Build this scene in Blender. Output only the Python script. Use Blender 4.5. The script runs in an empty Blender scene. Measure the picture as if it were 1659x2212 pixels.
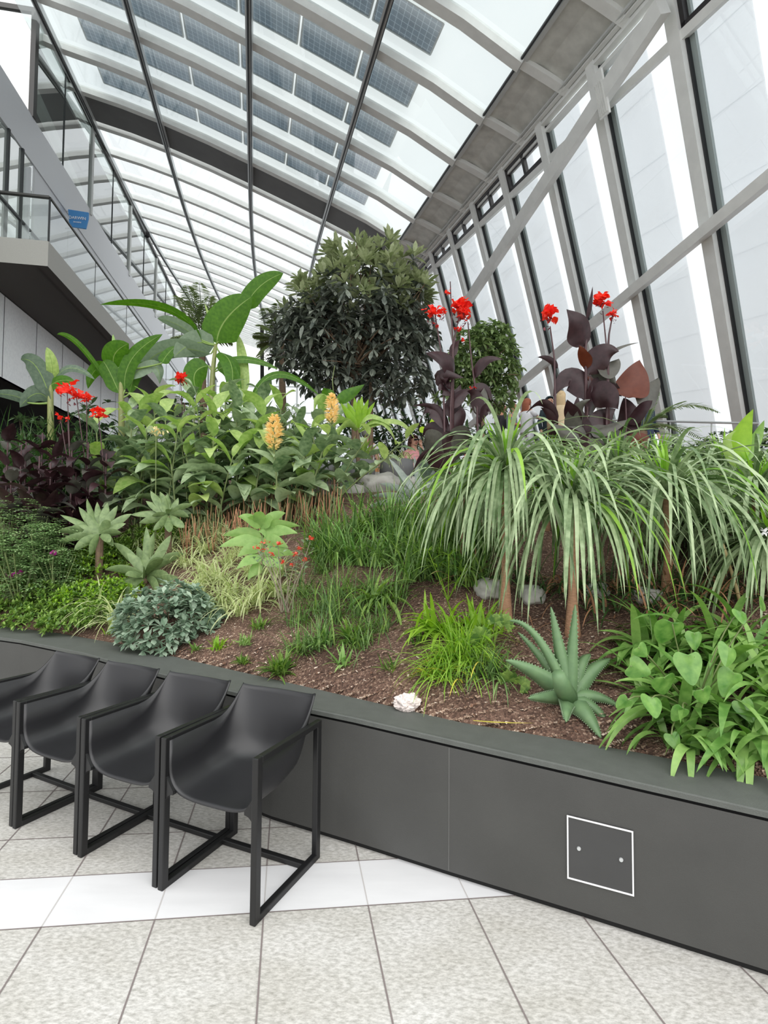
import bpy, bmesh, math, random
from mathutils import Vector, Matrix, noise
V = Vector
PI = math.pi
C = bpy.context.scene.collection
F_PX = 1150.0
PITCH = math.atan(43.0 / F_PX)
ROLL = 0.0087
CAM = V((0, 0, 1.6))
FW = V((0, math.cos(PITCH), math.sin(PITCH)))
UP0 = V((0, -math.sin(PITCH), math.cos(PITCH)))
RT0 = V((1, 0, 0))
RT = RT0 * math.cos(ROLL) + UP0 * math.sin(ROLL)
UP = UP0 * math.cos(ROLL) - RT0 * math.sin(ROLL)

def ray(px, py):
    return FW + RT * ((px - 829.5) / F_PX) - UP * ((py - 1106) / F_PX)
def at(px, py, Y):
    r = ray(px, py)
    return CAM + r * (Y / r.y)
def atz(px, py, z):
    r = ray(px, py)
    return CAM + r * ((z - 1.6) / r.z)
def onplane(px, py, P, n):
    r = ray(px, py)
    return CAM + r * ((P - CAM).dot(n) / r.dot(n))
def proj(p):
    d = p - CAM
    k = d.dot(FW)
    return (829.5 + F_PX * d.dot(RT) / k, 1106 - F_PX * d.dot(UP) / k)

# ------------------------------------------------------------------ materials
def newmat(name):
    m = bpy.data.materials.new(name)
    m.use_nodes = True
    nt = m.node_tree
    nt.nodes.clear()
    out = nt.nodes.new('ShaderNodeOutputMaterial')
    return m, nt, out
def lin(c):
    return tuple(((x / 255.0) / 12.92 if x <= 10 else (((x / 255.0) + .055) / 1.055) ** 2.4) for x in c) + (1,)
def paint(name, rgb, rough=.5, metal=0, spec=.5, var=0, vscale=8, bump=0, bscale=60, stretch=None):
    m, nt, out = newmat(name)
    b = nt.nodes.new('ShaderNodeBsdfPrincipled')
    b.inputs['Roughness'].default_value = rough
    b.inputs['Metallic'].default_value = metal
    b.inputs['Specular IOR Level'].default_value = spec
    c = lin(rgb)
    b.inputs['Base Color'].default_value = c
    nt.links.new(b.outputs[0], out.inputs[0])
    if var or bump:
        tc = nt.nodes.new('ShaderNodeTexCoord')
        src = tc.outputs['Object']
        if stretch:
            mp = nt.nodes.new('ShaderNodeMapping'); mp.inputs['Scale'].default_value = stretch
            nt.links.new(src, mp.inputs[0]); src = mp.outputs[0]
    if var:
        n = nt.nodes.new('ShaderNodeTexNoise'); n.inputs['Scale'].default_value = vscale
        n.inputs['Detail'].default_value = 6
        nt.links.new(src, n.inputs['Vector'])
        r = nt.nodes.new('ShaderNodeValToRGB')
        r.color_ramp.elements[0].position = .3; r.color_ramp.elements[1].position = .7
        r.color_ramp.elements[0].color = tuple(x * (1 - var) for x in c[:3]) + (1,)
        r.color_ramp.elements[1].color = tuple(min(1, x * (1 + var)) for x in c[:3]) + (1,)
        nt.links.new(n.outputs[0], r.inputs[0]); nt.links.new(r.outputs[0], b.inputs['Base Color'])
    if bump:
        n2 = nt.nodes.new('ShaderNodeTexNoise'); n2.inputs['Scale'].default_value = bscale
        n2.inputs['Detail'].default_value = 4
        nt.links.new(src, n2.inputs['Vector'])
        bp = nt.nodes.new('ShaderNodeBump'); bp.inputs['Strength'].default_value = bump
        bp.inputs['Distance'].default_value = .02
        nt.links.new(n2.outputs[0], bp.inputs['Height']); nt.links.new(bp.outputs[0], b.inputs['Normal'])
    return m
def leafmat(name, c1, c2, rough=.42, trans=.25, spec=.4):
    """plant leaf: each leaf island gets a tone between c1 and c2, light passes through"""
    m, nt, out = newmat(name)
    g = nt.nodes.new('ShaderNodeNewGeometry')
    mx = nt.nodes.new('ShaderNodeMix'); mx.data_type = 'RGBA'
    mx.inputs['A'].default_value = lin(c1); mx.inputs['B'].default_value = lin(c2)
    # every leaf its own tone, with a faint mottling along the blade
    tc = nt.nodes.new('ShaderNodeTexCoord'); nz = nt.nodes.new('ShaderNodeTexNoise'); nz.inputs['Scale'].default_value = 22; nz.inputs['Detail'].default_value = 3
    nt.links.new(tc.outputs['Object'], nz.inputs['Vector'])
    ad = nt.nodes.new('ShaderNodeMath'); ad.operation = 'MULTIPLY_ADD'; ad.inputs[1].default_value = 1.6; ad.inputs[2].default_value = -.8
    sm = nt.nodes.new('ShaderNodeMath'); sm.operation = 'ADD'; sm.use_clamp = True
    nt.links.new(nz.outputs[0], ad.inputs[0]); nt.links.new(ad.outputs[0], sm.inputs[0]); nt.links.new(g.outputs['Random Per Island'], sm.inputs[1])
    nt.links.new(sm.outputs[0], mx.inputs['Factor'])
    b = nt.nodes.new('ShaderNodeBsdfPrincipled')
    b.inputs['Roughness'].default_value = rough
    b.inputs['Specular IOR Level'].default_value = spec
    nt.links.new(mx.outputs['Result'], b.inputs['Base Color'])
    t = nt.nodes.new('ShaderNodeBsdfTranslucent')
    hs = nt.nodes.new('ShaderNodeHueSaturation'); hs.inputs['Saturation'].default_value = 1.2
    hs.inputs['Value'].default_value = 1.3
    nt.links.new(mx.outputs['Result'], hs.inputs['Color']); nt.links.new(hs.outputs[0], t.inputs[0])
    ms = nt.nodes.new('ShaderNodeMixShader'); ms.inputs[0].default_value = trans
    nt.links.new(b.outputs[0], ms.inputs[1]); nt.links.new(t.outputs[0], ms.inputs[2])
    nt.links.new(ms.outputs[0], out.inputs[0])
    return m
def glassmat(name, tint=(235, 240, 238), refl=.12, haze=.0, hazecol=(200, 205, 203), rough=0.0, fres=True):
    """thin architectural glass: clear + mirror + a pale haze mixed in as diffuse colour"""
    m, nt, out = newmat(name)
    t = nt.nodes.new('ShaderNodeBsdfTransparent'); t.inputs[0].default_value = lin(tint)
    g = nt.nodes.new('ShaderNodeBsdfGlossy'); g.inputs['Roughness'].default_value = rough
    g.inputs['Color'].default_value = (1, 1, 1, 1)
    d = nt.nodes.new('ShaderNodeBsdfDiffuse'); d.inputs[0].default_value = lin(hazecol)
    tr = nt.nodes.new('ShaderNodeBsdfTranslucent'); tr.inputs[0].default_value = lin(hazecol)
    dd = nt.nodes.new('ShaderNodeMixShader'); dd.inputs[0].default_value = .5
    nt.links.new(d.outputs[0], dd.inputs[1]); nt.links.new(tr.outputs[0], dd.inputs[2])
    m1 = nt.nodes.new('ShaderNodeMixShader'); m1.inputs[0].default_value = haze  # pale diffuse haze laid over the clear glass
    nt.links.new(t.outputs[0], m1.inputs[1]); nt.links.new(dd.outputs[0], m1.inputs[2])
    m2 = nt.nodes.new('ShaderNodeMixShader')
    if fres:
        lw = nt.nodes.new('ShaderNodeLayerWeight'); lw.inputs[0].default_value = .5
        mr = nt.nodes.new('ShaderNodeMapRange')
        mr.inputs['To Min'].default_value = refl; mr.inputs['To Max'].default_value = min(1, refl + .5)
        pw = nt.nodes.new('ShaderNodeMath'); pw.operation = 'POWER'; pw.inputs[1].default_value = 3
        nt.links.new(lw.outputs['Facing'], pw.inputs[0]); nt.links.new(pw.outputs[0], mr.inputs['Value'])
        nt.links.new(mr.outputs[0], m2.inputs[0])
    else:
        m2.inputs[0].default_value = refl
    nt.links.new(m1.outputs[0], m2.inputs[1]); nt.links.new(g.outputs[0], m2.inputs[2])
    nt.links.new(m2.outputs[0], out.inputs[0])
    return m

# ------------------------------------------------------------------ mesh builder
class MB:
    def __init__(s):
        s.v = []; s.f = []; s.m = []
    def face(s, idx, mat=0):
        s.f.append(tuple(idx)); s.m.append(mat)
    def quad(s, a, b, c, d, mat=0):
        n = len(s.v); s.v += [tuple(a), tuple(b), tuple(c), tuple(d)]
        s.face((n, n + 1, n + 2, n + 3), mat)
    def poly(s, pts, mat=0):
        n = len(s.v); s.v += [tuple(p) for p in pts]
        s.face(range(n, n + len(pts)), mat)
    def hexa(s, p, mat=0):
        """8 points: 0-3 one face, 4-7 the opposite face in the same order"""
        n = len(s.v); s.v += [tuple(x) for x in p]
        for q in ((0, 3, 2, 1), (4, 5, 6, 7), (0, 1, 5, 4), (1, 2, 6, 5), (2, 3, 7, 6), (3, 0, 4, 7)):
            s.face([n + i for i in q], mat)
    def box(s, c, sx, sy, sz, R=None, mat=0):
        c = V(c); pts = []
        for z in (-1, 1):
            for x, y in ((-1, -1), (1, -1), (1, 1), (-1, 1)):
                o = V((x * sx / 2, y * sy / 2, z * sz / 2))
                if R is not None: o = R @ o
                pts.append(c + o)
        s.hexa(pts, mat)
    def slab(s, pts, off, mat=0):
        """polygon extruded by the vector off"""
        n = len(s.v); k = len(pts)
        s.v += [tuple(p) for p in pts] + [tuple(V(p) + off) for p in pts]
        s.face([n + i for i in range(k)][::-1], mat)
        s.face([n + k + i for i in range(k)], mat)
        for i in range(k):
            j = (i + 1) % k
            s.face((n + i, n + j, n + k + j, n + k + i), mat)
    def bar(s, a, b, w, h, up=V((0, 0, 1)), mat=0):
        """straight bar a-b, w across, h along up"""
        a = V(a); b = V(b); d = (b - a).normalized()
        x = d.cross(up)
        if x.length < 1e-4: x = V((1, 0, 0))
        x.normalize(); u = x.cross(d).normalized()
        o = [(-x * w - u * h) / 2, (x * w - u * h) / 2, (x * w + u * h) / 2, (-x * w + u * h) / 2]
        s.hexa([a + q for q in o] + [b + q for q in o], mat)
    def path(s, pts, w, h, ups, mat=0):
        """rectangular section swept along a polyline, one joined body"""
        n = len(s.v); k = len(pts)
        for i, p in enumerate(pts):
            p = V(p)
            d = (V(pts[min(i + 1, k - 1)]) - V(pts[max(i - 1, 0)])).normalized()
            up = ups[i] if isinstance(ups, list) else ups
            x = d.cross(up).normalized(); u = x.cross(d).normalized()
            for q in ((-1, -1), (1, -1), (1, 1), (-1, 1)):
                s.v.append(tuple(p + x * q[0] * w / 2 + u * q[1] * h / 2))
        for i in range(k - 1):
            a = n + i * 4; b = a + 4
            for j in range(4):
                l = (j + 1) % 4
                s.face((a + j, a + l, b + l, b + j), mat)
        s.face((n + 3, n + 2, n + 1, n), mat)
        e = n + (k - 1) * 4
        s.face((e, e + 1, e + 2, e + 3), mat)
    def tube(s, pts, radii, k=6, mat=0):
        n = len(s.v); m = len(pts)
        ref = V((.31, .2, .93))
        for i, p in enumerate(pts):
            p = V(p)
            d = (V(pts[min(i + 1, m - 1)]) - V(pts[max(i - 1, 0)]))
            if d.length < 1e-6: d = V((0, 0, 1))
            d.normalize()
            x = d.cross(ref)
            if x.length < .15: x = d.cross(V((1, 0, 0)))
            x.normalize(); y = d.cross(x)
            r = radii[i] if isinstance(radii, (list, tuple)) else radii
            for j in range(k):
                a = 2 * PI * j / k
                s.v.append(tuple(p + (x * math.cos(a) + y * math.sin(a)) * r))
        for i in range(m - 1):
            for j in range(k):
                l = (j + 1) % k
                s.face((n + i * k + j, n + i * k + l, n + (i + 1) * k + l, n + (i + 1) * k + j), mat)
        s.face([n + j for j in range(k)][::-1], mat)
        s.face([n + (m - 1) * k + j for j in range(k)], mat)
    def build(s, name, mats, parent=None, smooth=False, local=False):
        me = bpy.data.meshes.new(name)
        me.from_pydata(s.v, [], s.f)
        if not isinstance(mats, (list, tuple)): mats = [mats]
        for m in mats: me.materials.append(m)
        if len(mats) > 1: me.polygons.foreach_set('material_index', s.m)
        if smooth: me.polygons.foreach_set('use_smooth', [True] * len(s.f))
        me.update()
        o = bpy.data.objects.new(name, me)
        C.objects.link(o)
        if parent is not None:
            o.parent = parent
            if not local: o.matrix_parent_inverse = Matrix.Translation(-wloc(parent))
        return o
def wloc(o):
    # parents are unrotated: an Empty at its base, or a mesh built in world coordinates
    if o.parent is None: return V(o.location)
    return V((0, 0, 0))

def tag(o, label=None, cat=None, group=None, kind=None):
    if label: o['label'] = label
    if label and not kind: o['kind'] = 'thing'
    if cat: o['category'] = cat
    if group: o['group'] = group
    if kind: o['kind'] = kind
    return o
def empty(name, loc, label, cat, group=None, kind=None):
    o = bpy.data.objects.new(name, None); C.objects.link(o)
    o.location = loc
    o.empty_display_size = .1
    return tag(o, label, cat, group, kind)
def struct(name, mb, mats, parent=None, smooth=False):
    o = mb.build(name, mats, parent, smooth)
    if parent is None: o['kind'] = 'structure'
    return o
# ------------------------------------------------------------------ camera, sky
cam = bpy.data.cameras.new('camera')
camo = bpy.data.objects.new('camera', cam); C.objects.link(camo)
cam.sensor_fit = 'VERTICAL'; cam.sensor_height = 36; cam.lens = F_PX / 2212 * 36
cam.clip_end = 400; cam.clip_start = .05
camo.matrix_world = Matrix((( RT.x, UP.x, -FW.x, CAM.x), (RT.y, UP.y, -FW.y, CAM.y), (RT.z, UP.z, -FW.z, CAM.z), (0, 0, 0, 1)))
bpy.context.scene.camera = camo
sc = bpy.context.scene
sc.view_settings.view_transform = 'Standard'; sc.view_settings.look = 'None'
sc.view_settings.gamma = 1; sc.view_settings.exposure = 0.42
sc.cycles.max_bounces = 10; sc.cycles.transparent_max_bounces = 24
sc.cycles.diffuse_bounces = 5; sc.cycles.glossy_bounces = 4
sc.cycles.caustics_reflective = False; sc.cycles.caustics_refractive = False
sc.cycles.use_denoising = True
w = bpy.data.worlds.new('overcast_sky'); sc.world = w; w.use_nodes = True
nt = w.node_tree; nt.nodes.clear()
wo = nt.nodes.new('ShaderNodeOutputWorld'); bg = nt.nodes.new('ShaderNodeBackground')
tc = nt.nodes.new('ShaderNodeTexCoord'); no = nt.nodes.new('ShaderNodeTexNoise')
no.inputs['Scale'].default_value = 2.2; no.inputs['Detail'].default_value = 5
cr = nt.nodes.new('ShaderNodeValToRGB')
cr.color_ramp.elements[0].position = .35; cr.color_ramp.elements[0].color = (.80, .83, .87, 1)
cr.color_ramp.elements[1].position = .65; cr.color_ramp.elements[1].color = (1, 1, 1, 1)
nt.links.new(tc.outputs['Generated'], no.inputs['Vector']); nt.links.new(no.outputs[0], cr.inputs[0])
nt.links.new(cr.outputs[0], bg.inputs[0]); bg.inputs[1].default_value = 1.05
nt.links.new(bg.outputs[0], wo.inputs[0])
sun = bpy.data.lights.new('overcast_sun', 'SUN'); sun.energy = 2.7; sun.angle = 1.9; sun.color = (1, .98, .95)
suno = bpy.data.objects.new('overcast_sun', sun); C.objects.link(suno)
suno.rotation_euler = (math.radians(28), math.radians(22), 0)

# ------------------------------------------------------------------ materials
M = {}
M['granite'] = None
def granite():
    m, nt, out = newmat('granite_tile')
    b = nt.nodes.new('ShaderNodeBsdfPrincipled'); b.inputs['Roughness'].default_value = .42
    tc = nt.nodes.new('ShaderNodeTexCoord')
    mp = nt.nodes.new('ShaderNodeMapping'); mp.inputs['Scale'].default_value = (1, 2.1, 1); mp.inputs['Rotation'].default_value = (0, 0, .5)
    nt.links.new(tc.outputs['Object'], mp.inputs[0])
    n1 = nt.nodes.new('ShaderNodeTexNoise'); n1.inputs['Scale'].default_value = 38; n1.inputs['Detail'].default_value = 8; n1.inputs['Roughness'].default_value = .7
    n2 = nt.nodes.new('ShaderNodeTexNoise'); n2.inputs['Scale'].default_value = 2.5; n2.inputs['Detail'].default_value = 4
    n3 = nt.nodes.new('ShaderNodeTexVoronoi'); n3.inputs['Scale'].default_value = 9
    for n in (n1, n2, n3): nt.links.new(mp.outputs[0], n.inputs['Vector'])
    r1 = nt.nodes.new('ShaderNodeValToRGB'); r1.color_ramp.elements[0].position = .34; r1.color_ramp.elements[1].position = .60
    r1.color_ramp.elements[0].color = lin((168, 166, 160)); r1.color_ramp.elements[1].color = lin((221, 219, 215))
    r2 = nt.nodes.new('ShaderNodeValToRGB'); r2.color_ramp.elements[0].position = .3; r2.color_ramp.elements[1].position = .7
    r2.color_ramp.elements[0].color = (.84, .83, .80, 1); r2.color_ramp.elements[1].color = (1, 1, 1, 1)
    mu = nt.nodes.new('ShaderNodeMix'); mu.data_type = 'RGBA'; mu.blend_type = 'MULTIPLY'; mu.inputs['Factor'].default_value = 1
    nt.links.new(n1.outputs[0], r1.inputs[0]); nt.links.new(n2.outputs[0], r2.inputs[0])
    nt.links.new(r1.outputs[0], mu.inputs['A']); nt.links.new(r2.outputs[0], mu.inputs['B'])
    nt.links.new(mu.outputs['Result'], b.inputs['Base Color']); nt.links.new(b.outputs[0], out.inputs[0])
    return m
M['granite'] = granite()
M['marble'] = paint('white_marble', (226, 226, 227), .3, var=.04, vscale=3, stretch=(1, 4, 1))
M['joint'] = paint('tile_joint', (128, 118, 116), .8)
M['joint_light'] = paint('pale_joint', (190, 186, 184), .8)
M['steel'] = paint('grey_painted_steel', (224, 225, 222), .5, var=.05, vscale=4)
M['steel_dark'] = paint('dark_gasket', (40, 42, 44), .5)
M['steel_mid'] = paint('mid_grey_steel', (190, 192, 190), .5)
M['alu'] = paint('light_aluminium', (200, 203, 203), .32, metal=.35)
M['soffit'] = paint('brushed_grey_soffit', (204, 204, 198), .55, var=.16, vscale=3, stretch=(1, 1, 1))
M['bronze'] = paint('charcoal_beam_casing', (92, 91, 90), .55, var=.08, vscale=2)
M['panelgrey'] = paint('pale_grey_cladding', (192, 193, 197), .45)
M['panelblue'] = paint('satin_grey_cladding', (244, 248, 250), .4, var=.06, vscale=12)
M['slabgrey'] = paint('warm_grey_fascia', (160, 158, 152), .5, var=.03, vscale=40)
M['underside'] = paint('dark_brown_soffit', (66, 63, 60), .7, var=.15, vscale=90)
M['interior'] = paint('pale_interior', (205, 206, 204), .7)
M['roofglass'] = glassmat('roof_glass', (232, 237, 237), refl=.05, haze=.12, hazecol=(235, 238, 240))
M['pvglass'] = glassmat('hazy_roof_glass', (222, 230, 229), refl=.08, haze=.24, hazecol=(225, 232, 232))
M['wallglass'] = glassmat('facade_glass', (238, 242, 243), refl=.06, haze=.10, hazecol=(226, 229, 231))
M['boxglass'] = glassmat('restaurant_glass', (205, 216, 212), refl=.34, haze=.12, hazecol=(195, 203, 200))
M['balglass'] = glassmat('balustrade_glass', (235, 240, 238), refl=.10, haze=.04)
M['ventframe'] = paint('black_vent_frame', (34, 30, 32), .4)
M['white'] = paint('white_print', (240, 240, 240), .6)
M['rail_dark'] = paint('dark_handrail', (52, 50, 48), .4)
def finmat():
    m, nt, out = newmat('fritted_sun_fin')
    d = nt.nodes.new('ShaderNodeBsdfDiffuse'); d.inputs[0].default_value = lin((232, 234, 236))
    t = nt.nodes.new('ShaderNodeBsdfTranslucent'); t.inputs[0].default_value = lin((240, 242, 244))
    ms = nt.nodes.new('ShaderNodeMixShader'); ms.inputs[0].default_value = .55
    nt.links.new(d.outputs[0], ms.inputs[1]); nt.links.new(t.outputs[0], ms.inputs[2]); tp = nt.nodes.new('ShaderNodeBsdfTransparent'); m3 = nt.nodes.new('ShaderNodeMixShader'); m3.inputs[0].default_value = .35
    nt.links.new(ms.outputs[0], m3.inputs[1]); nt.links.new(tp.outputs[0], m3.inputs[2]); nt.links.new(m3.outputs[0], out.inputs[0])
    return m
M['fin'] = finmat()
def pvmat():
    """semi-transparent solar laminate: cell grid in object space (x along, y across)"""
    m, nt, out = newmat('solar_cells')
    tc = nt.nodes.new('ShaderNodeTexCoord')
    br = nt.nodes.new('ShaderNodeTexBrick'); br.offset = 0; br.inputs['Scale'].default_value = 1
    br.inputs['Brick Width'].default_value = .16; br.inputs['Row Height'].default_value = .16
    br.inputs['Mortar Size'].default_value = .007
    br.inputs['Color1'].default_value = lin((150, 162, 172)); br.inputs['Color2'].default_value = lin((158, 170, 180))
    br.inputs['Mortar'].default_value = lin((214, 222, 228))
    nt.links.new(tc.outputs['UV'], br.inputs['Vector'])
    d = nt.nodes.new('ShaderNodeBsdfDiffuse'); t = nt.nodes.new('ShaderNodeBsdfTranslucent')
    nt.links.new(br.outputs[0], d.inputs[0]); nt.links.new(br.outputs[0], t.inputs[0])
    ms = nt.nodes.new('ShaderNodeMixShader'); ms.inputs[0].default_value = .62
    nt.links.new(d.outputs[0], ms.inputs[1]); nt.links.new(t.outputs[0], ms.inputs[2]); nt.links.new(ms.outputs[0], out.inputs[0])
    return m
M['pv'] = pvmat()

# ------------------------------------------------------------------ floor
JD = V((-203.0 / 1150, 1, 0)).normalized()            # run of the long joints
def jx(k): return 1.6 * (-.053 + .278 * k)
def joint_at(k, Y):                                    # point of long joint k at depth Y
    return V((jx(k) - 203.0 / 1150 * Y, Y, 0))
fl = MB()
# the long joint k crosses y=1147 at px 627: x = X0 - .1765 Y
Sa, Sb = atz(0, 1901.6, 0), atz(830, 1857, 0)         # far edge of the white band
Sc, Sd = atz(0, 2009.7, 0), atz(1080, 1937.6, 0)      # near edge
def ext(a, b, t): return a + (b - a) * t
fl.quad(V((-30, -6, 0)), V((14, -6, 0)), V((14, 50, 0)), V((-30, 50, 0)), 0)
e = V((0, 0, .0012))
A0, A1 = ext(Sa, Sb, -6), ext(Sa, Sb, 3.5)
B0, B1 = ext(Sc, Sd, -5), ext(Sc, Sd, 3)
fl.quad(B0 + e, B1 + e, A1 + e, A0 + e, 1)
def strip(a, b, w, z, mat):
    d = (b - a).normalized(); n = V((-d.y, d.x, 0)) * w / 2; zz = V((0, 0, z))
    fl.quad(a - n + zz, b - n + zz, b + n + zz, a + n + zz, mat)
def hit(k, P, Q):                                      # joint k with line PQ
    a = joint_at(k, 0); d = V((-203.0 / 1150, 1, 0)); q = Q - P
    den = d.x * q.y - d.y * q.x
    t = ((P.x - a.x) * q.y - (P.y - a.y) * q.x) / den
    return a + d * t
for k in range(-24, 14):
    n0, f0 = hit(k, Sc, Sd), hit(k, Sa, Sb)
    strip(joint_at(k, -5), n0, .006, .0022, 2)
    strip(n0, f0, .005, .0022, 3)
    strip(f0, joint_at(k, 20), .006, .0022, 2)
strip(B0, B1, .005, .0022, 2); strip(A0, A1, .005, .0022, 2)
G0, G1 = atz(0, 1816, 0), atz(95, 1806, 0)
off = (G0 - Sa)
for q in (1.0, 2.6, 4.2, 5.8):
    strip(A0 + off * q, A1 + off * q, .005, .0022, 2)
off2 = (Sc - Sa)
strip(B0 + off2 * 4.2, B1 + off2 * 4.2, .005, .0022, 2)
floor = struct('floor', fl, [M['granite'], M['marble'], M['joint'], M['joint_light']])

# ------------------------------------------------------------------ planter rim and the sloping bed
def Yrim(px, py, z): return atz(px, py, z)
# inner edge of the coping, from the picture
INN = [(-700, 1300, .70), (-350, 1325, .69), (0, 1352, .68), (130, 1368, .67), (270, 1393, .665), (400, 1424, .66), (500, 1446, .655), (600, 1470, .65), (700, 1492, .648), (820, 1520, .64),
       (970, 1556, .63), (1130, 1584, .615), (1300, 1610, .605), (1480, 1646, .60), (1659, 1680, .595), (1850, 1722, .59), (2100, 1780, .585)]
INNW = [atz(*p) for p in INN]
# face of the planter, from its foot on the floor
FOOT = [(586, 1775), (760, 1829), (970, 1897), (1226, 1977), (1368, 2022), (1659, 2115), (1850, 2178), (2150, 2278)]
FOOTW = [atz(x, y, 0) for x, y in FOOT]
TOPZ = [.655, .647, .632, .615, .606, .594, .588, .58]
d0 = (FOOTW[0] - FOOTW[1]).normalized()
# carry the face on to the left, parallel to the inner edge
LEFT = []
for i in range(0, 6):
    a = INNW[i]; t = (INNW[i + 1] - INNW[max(0, i - 1)]).normalized(); n = V((t.y, -t.x, 0)).normalized()
    if n.y > 0: n = -n
    p = a + n * .34; LEFT.append((V((p.x, p.y, 0)), a.z))
OUT = [(p, z) for p, z in LEFT if p.x < FOOTW[0].x - .35] + [(FOOTW[i], TOPZ[i]) for i in range(8)]
GAP = .016
side = MB(); cop = MB(); shadow = MB()
for i in range(len(OUT) - 1):
    (a, za), (b, zb) = OUT[i], OUT[i + 1]
    t = (b - a).normalized(); n = V((-t.y, t.x, 0))    # inwards
    a2, b2 = a + n * .02, b + n * .02
    side.quad(V((a.x, a.y, .03)), V((b.x, b.y, .03)), V((b.x, b.y, zb - .035)), V((a.x, a.y, za - .035)))
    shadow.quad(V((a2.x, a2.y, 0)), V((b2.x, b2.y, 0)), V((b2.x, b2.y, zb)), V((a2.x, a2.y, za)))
def near_inner(p):
    best = None
    for i in range(len(INNW) - 1):
        a, b = INNW[i], INNW[i + 1]; ab = b - a; t = max(0, min(1, ((p.x - a.x) * ab.x + (p.y - a.y) * ab.y) / (ab.x ** 2 + ab.y ** 2)))
        q = a + ab * t; dd = (q.x - p.x) ** 2 + (q.y - p.y) ** 2
        if best is None or dd < best[0]: best = (dd, q, ab)
    return best
# coping: a top board with a rounded outer nosing and a drop
rows = []
for (p, z) in OUT:
    q = near_inner(p)[1]
    rows.append((V((p.x, p.y, z - .024)), V((p.x, p.y, z - .004)), V((p.x, p.y, z)).lerp(V((q.x, q.y, z)), .02), V((q.x, q.y, q.z)), V((q.x, q.y, q.z - .2))))
n0 = len(cop.v)
for r in rows: cop.v += [tuple(x) for x in r]
for i in range(len(rows) - 1):
    for j in range(4):
        a = n0 + i * 5 + j
        cop.face((a, a + 5, a + 6, a + 1))
M['planter'] = paint('charcoal_planter_face', (68, 68, 66), .5, var=.10, vscale=3, bump=.15, bscale=350)
M['coping'] = paint('charcoal_coping', (88, 91, 87), .62, var=.08, vscale=14, bump=.25, bscale=260)
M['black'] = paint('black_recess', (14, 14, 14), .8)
planter = empty('raised_planter', FOOTW[2], 'long charcoal raised planter with flat coping holding the sloping garden', 'planter')
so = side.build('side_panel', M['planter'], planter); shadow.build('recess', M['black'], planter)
cop.build('coping', M['coping'], planter, smooth=False)
seam = MB()
def on_face(px, py):
    """point of the planter face under a pixel of the picture"""
    best = None
    for i in range(len(OUT) - 1):
        a, b = OUT[i][0], OUT[i + 1][0]; t = (b - a).normalized(); n = V((-t.y, t.x, 0))
        p = onplane(px, py, a, n); u = (p - a).dot(t)
        if -1e-3 <= u <= (b - a).length + 1e-3: best = (p, t, n)
    return best
p, t, n = on_face(970, 1700)
seam.box(V((p.x, p.y, .315)) - n * .0006, .0028, .0016, .56, Matrix((( t.x, n.x, 0), (t.y, n.y, 0), (0, 0, 1))))
seam.build('seam', paint('seam_grey', (104, 104, 102), .6), so)
# service hatch with its white edging
cs = [on_face(*q)[0] for q in ((1225, 1759), (1368, 1794), (1370, 1934), (1226, 1895))]
p, t, n = on_face(1300, 1850)
cs = [c - n * .002 for c in cs]
hm = MB(); hm.slab([c for c in cs], -n * .004)
hatch = hm.build('access_panel', paint('hatch_charcoal', (64, 64, 64), .5, var=.05), planter)
hatch['label'] = 'square hatch outlined in white'
fr = MB(); cc = sum(cs, V((0, 0, 0))) / 4
for i in range(4):
    a, b = cs[i] - n * .003, cs[(i + 1) % 4] - n * .003
    ai, bi = a.lerp(cc, .045), b.lerp(cc, .045)
    fr.slab([a, b, bi, ai], -n * .004)
fr.build('edging', M['white'], hatch)
for q in ((1251, 1831), (1342, 1855)):
    s_ = MB(); pp = on_face(*q)[0] - n * .007
    s_.tube([pp, pp - n * .005], [.0085, .007], 12); s_.build('screw', M['alu'], hatch)

def depth_in(x, y):
    dd, q, ab = near_inner(V((x, y, 0)))
    s_ = ab.x * (y - q.y) - ab.y * (x - q.x)
    return math.sqrt(dd) * (1 if s_ > 0 else -1), q.z
def terrain(x, y):
    d, zr = depth_in(x, y)
    base = zr - .03
    if d <= 0: return base - .15
    if d < 2.9: z = base + .03 * min(1, d / .1) + .49 * d
    elif d < 7.5: z = base + 1.451 + (.10 * (d - 2.9) if d < 4.6 else .17 + .05 * (d - 4.6))
    else: z = min(base + 1.766 + .3 * (d - 7.5), 3.15)
    z += .035 * noise.noise(V((x * 1.7, y * 1.7, 0))) + .02 * noise.noise(V((x * 6, y * 6, 3)))
    return z
te = MB()
xs = [-13 + .25 * i for i in range(105)]
ys = [1.2 + .16 * j for j in range(60)] + [10.8 + .8 * j for j in range(30)]
idx = {}
grid = {}
for j, y in enumerate(ys):
    for i, x in enumerate(xs):
        d, zr = depth_in(x, y)
        grid[(i, j)] = (d, zr)
        if d > -.28:
            if d < 0:
                q = near_inner(V((x, y, 0)))[1]
                te.v.append((q.x, q.y, q.z - .035)); 
            else: te.v.append((x, y, terrain(x, y)))
            idx[(i, j)] = len(te.v) - 1
for j in range(len(ys) - 1):
    for i in range(len(xs) - 1):
        ks = [(i, j), (i + 1, j), (i + 1, j + 1), (i, j + 1)]
        if all(k in idx for k in ks) and max(grid[k][0] for k in ks) > 0:
            te.face([idx[k] for k in ks])
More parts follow.
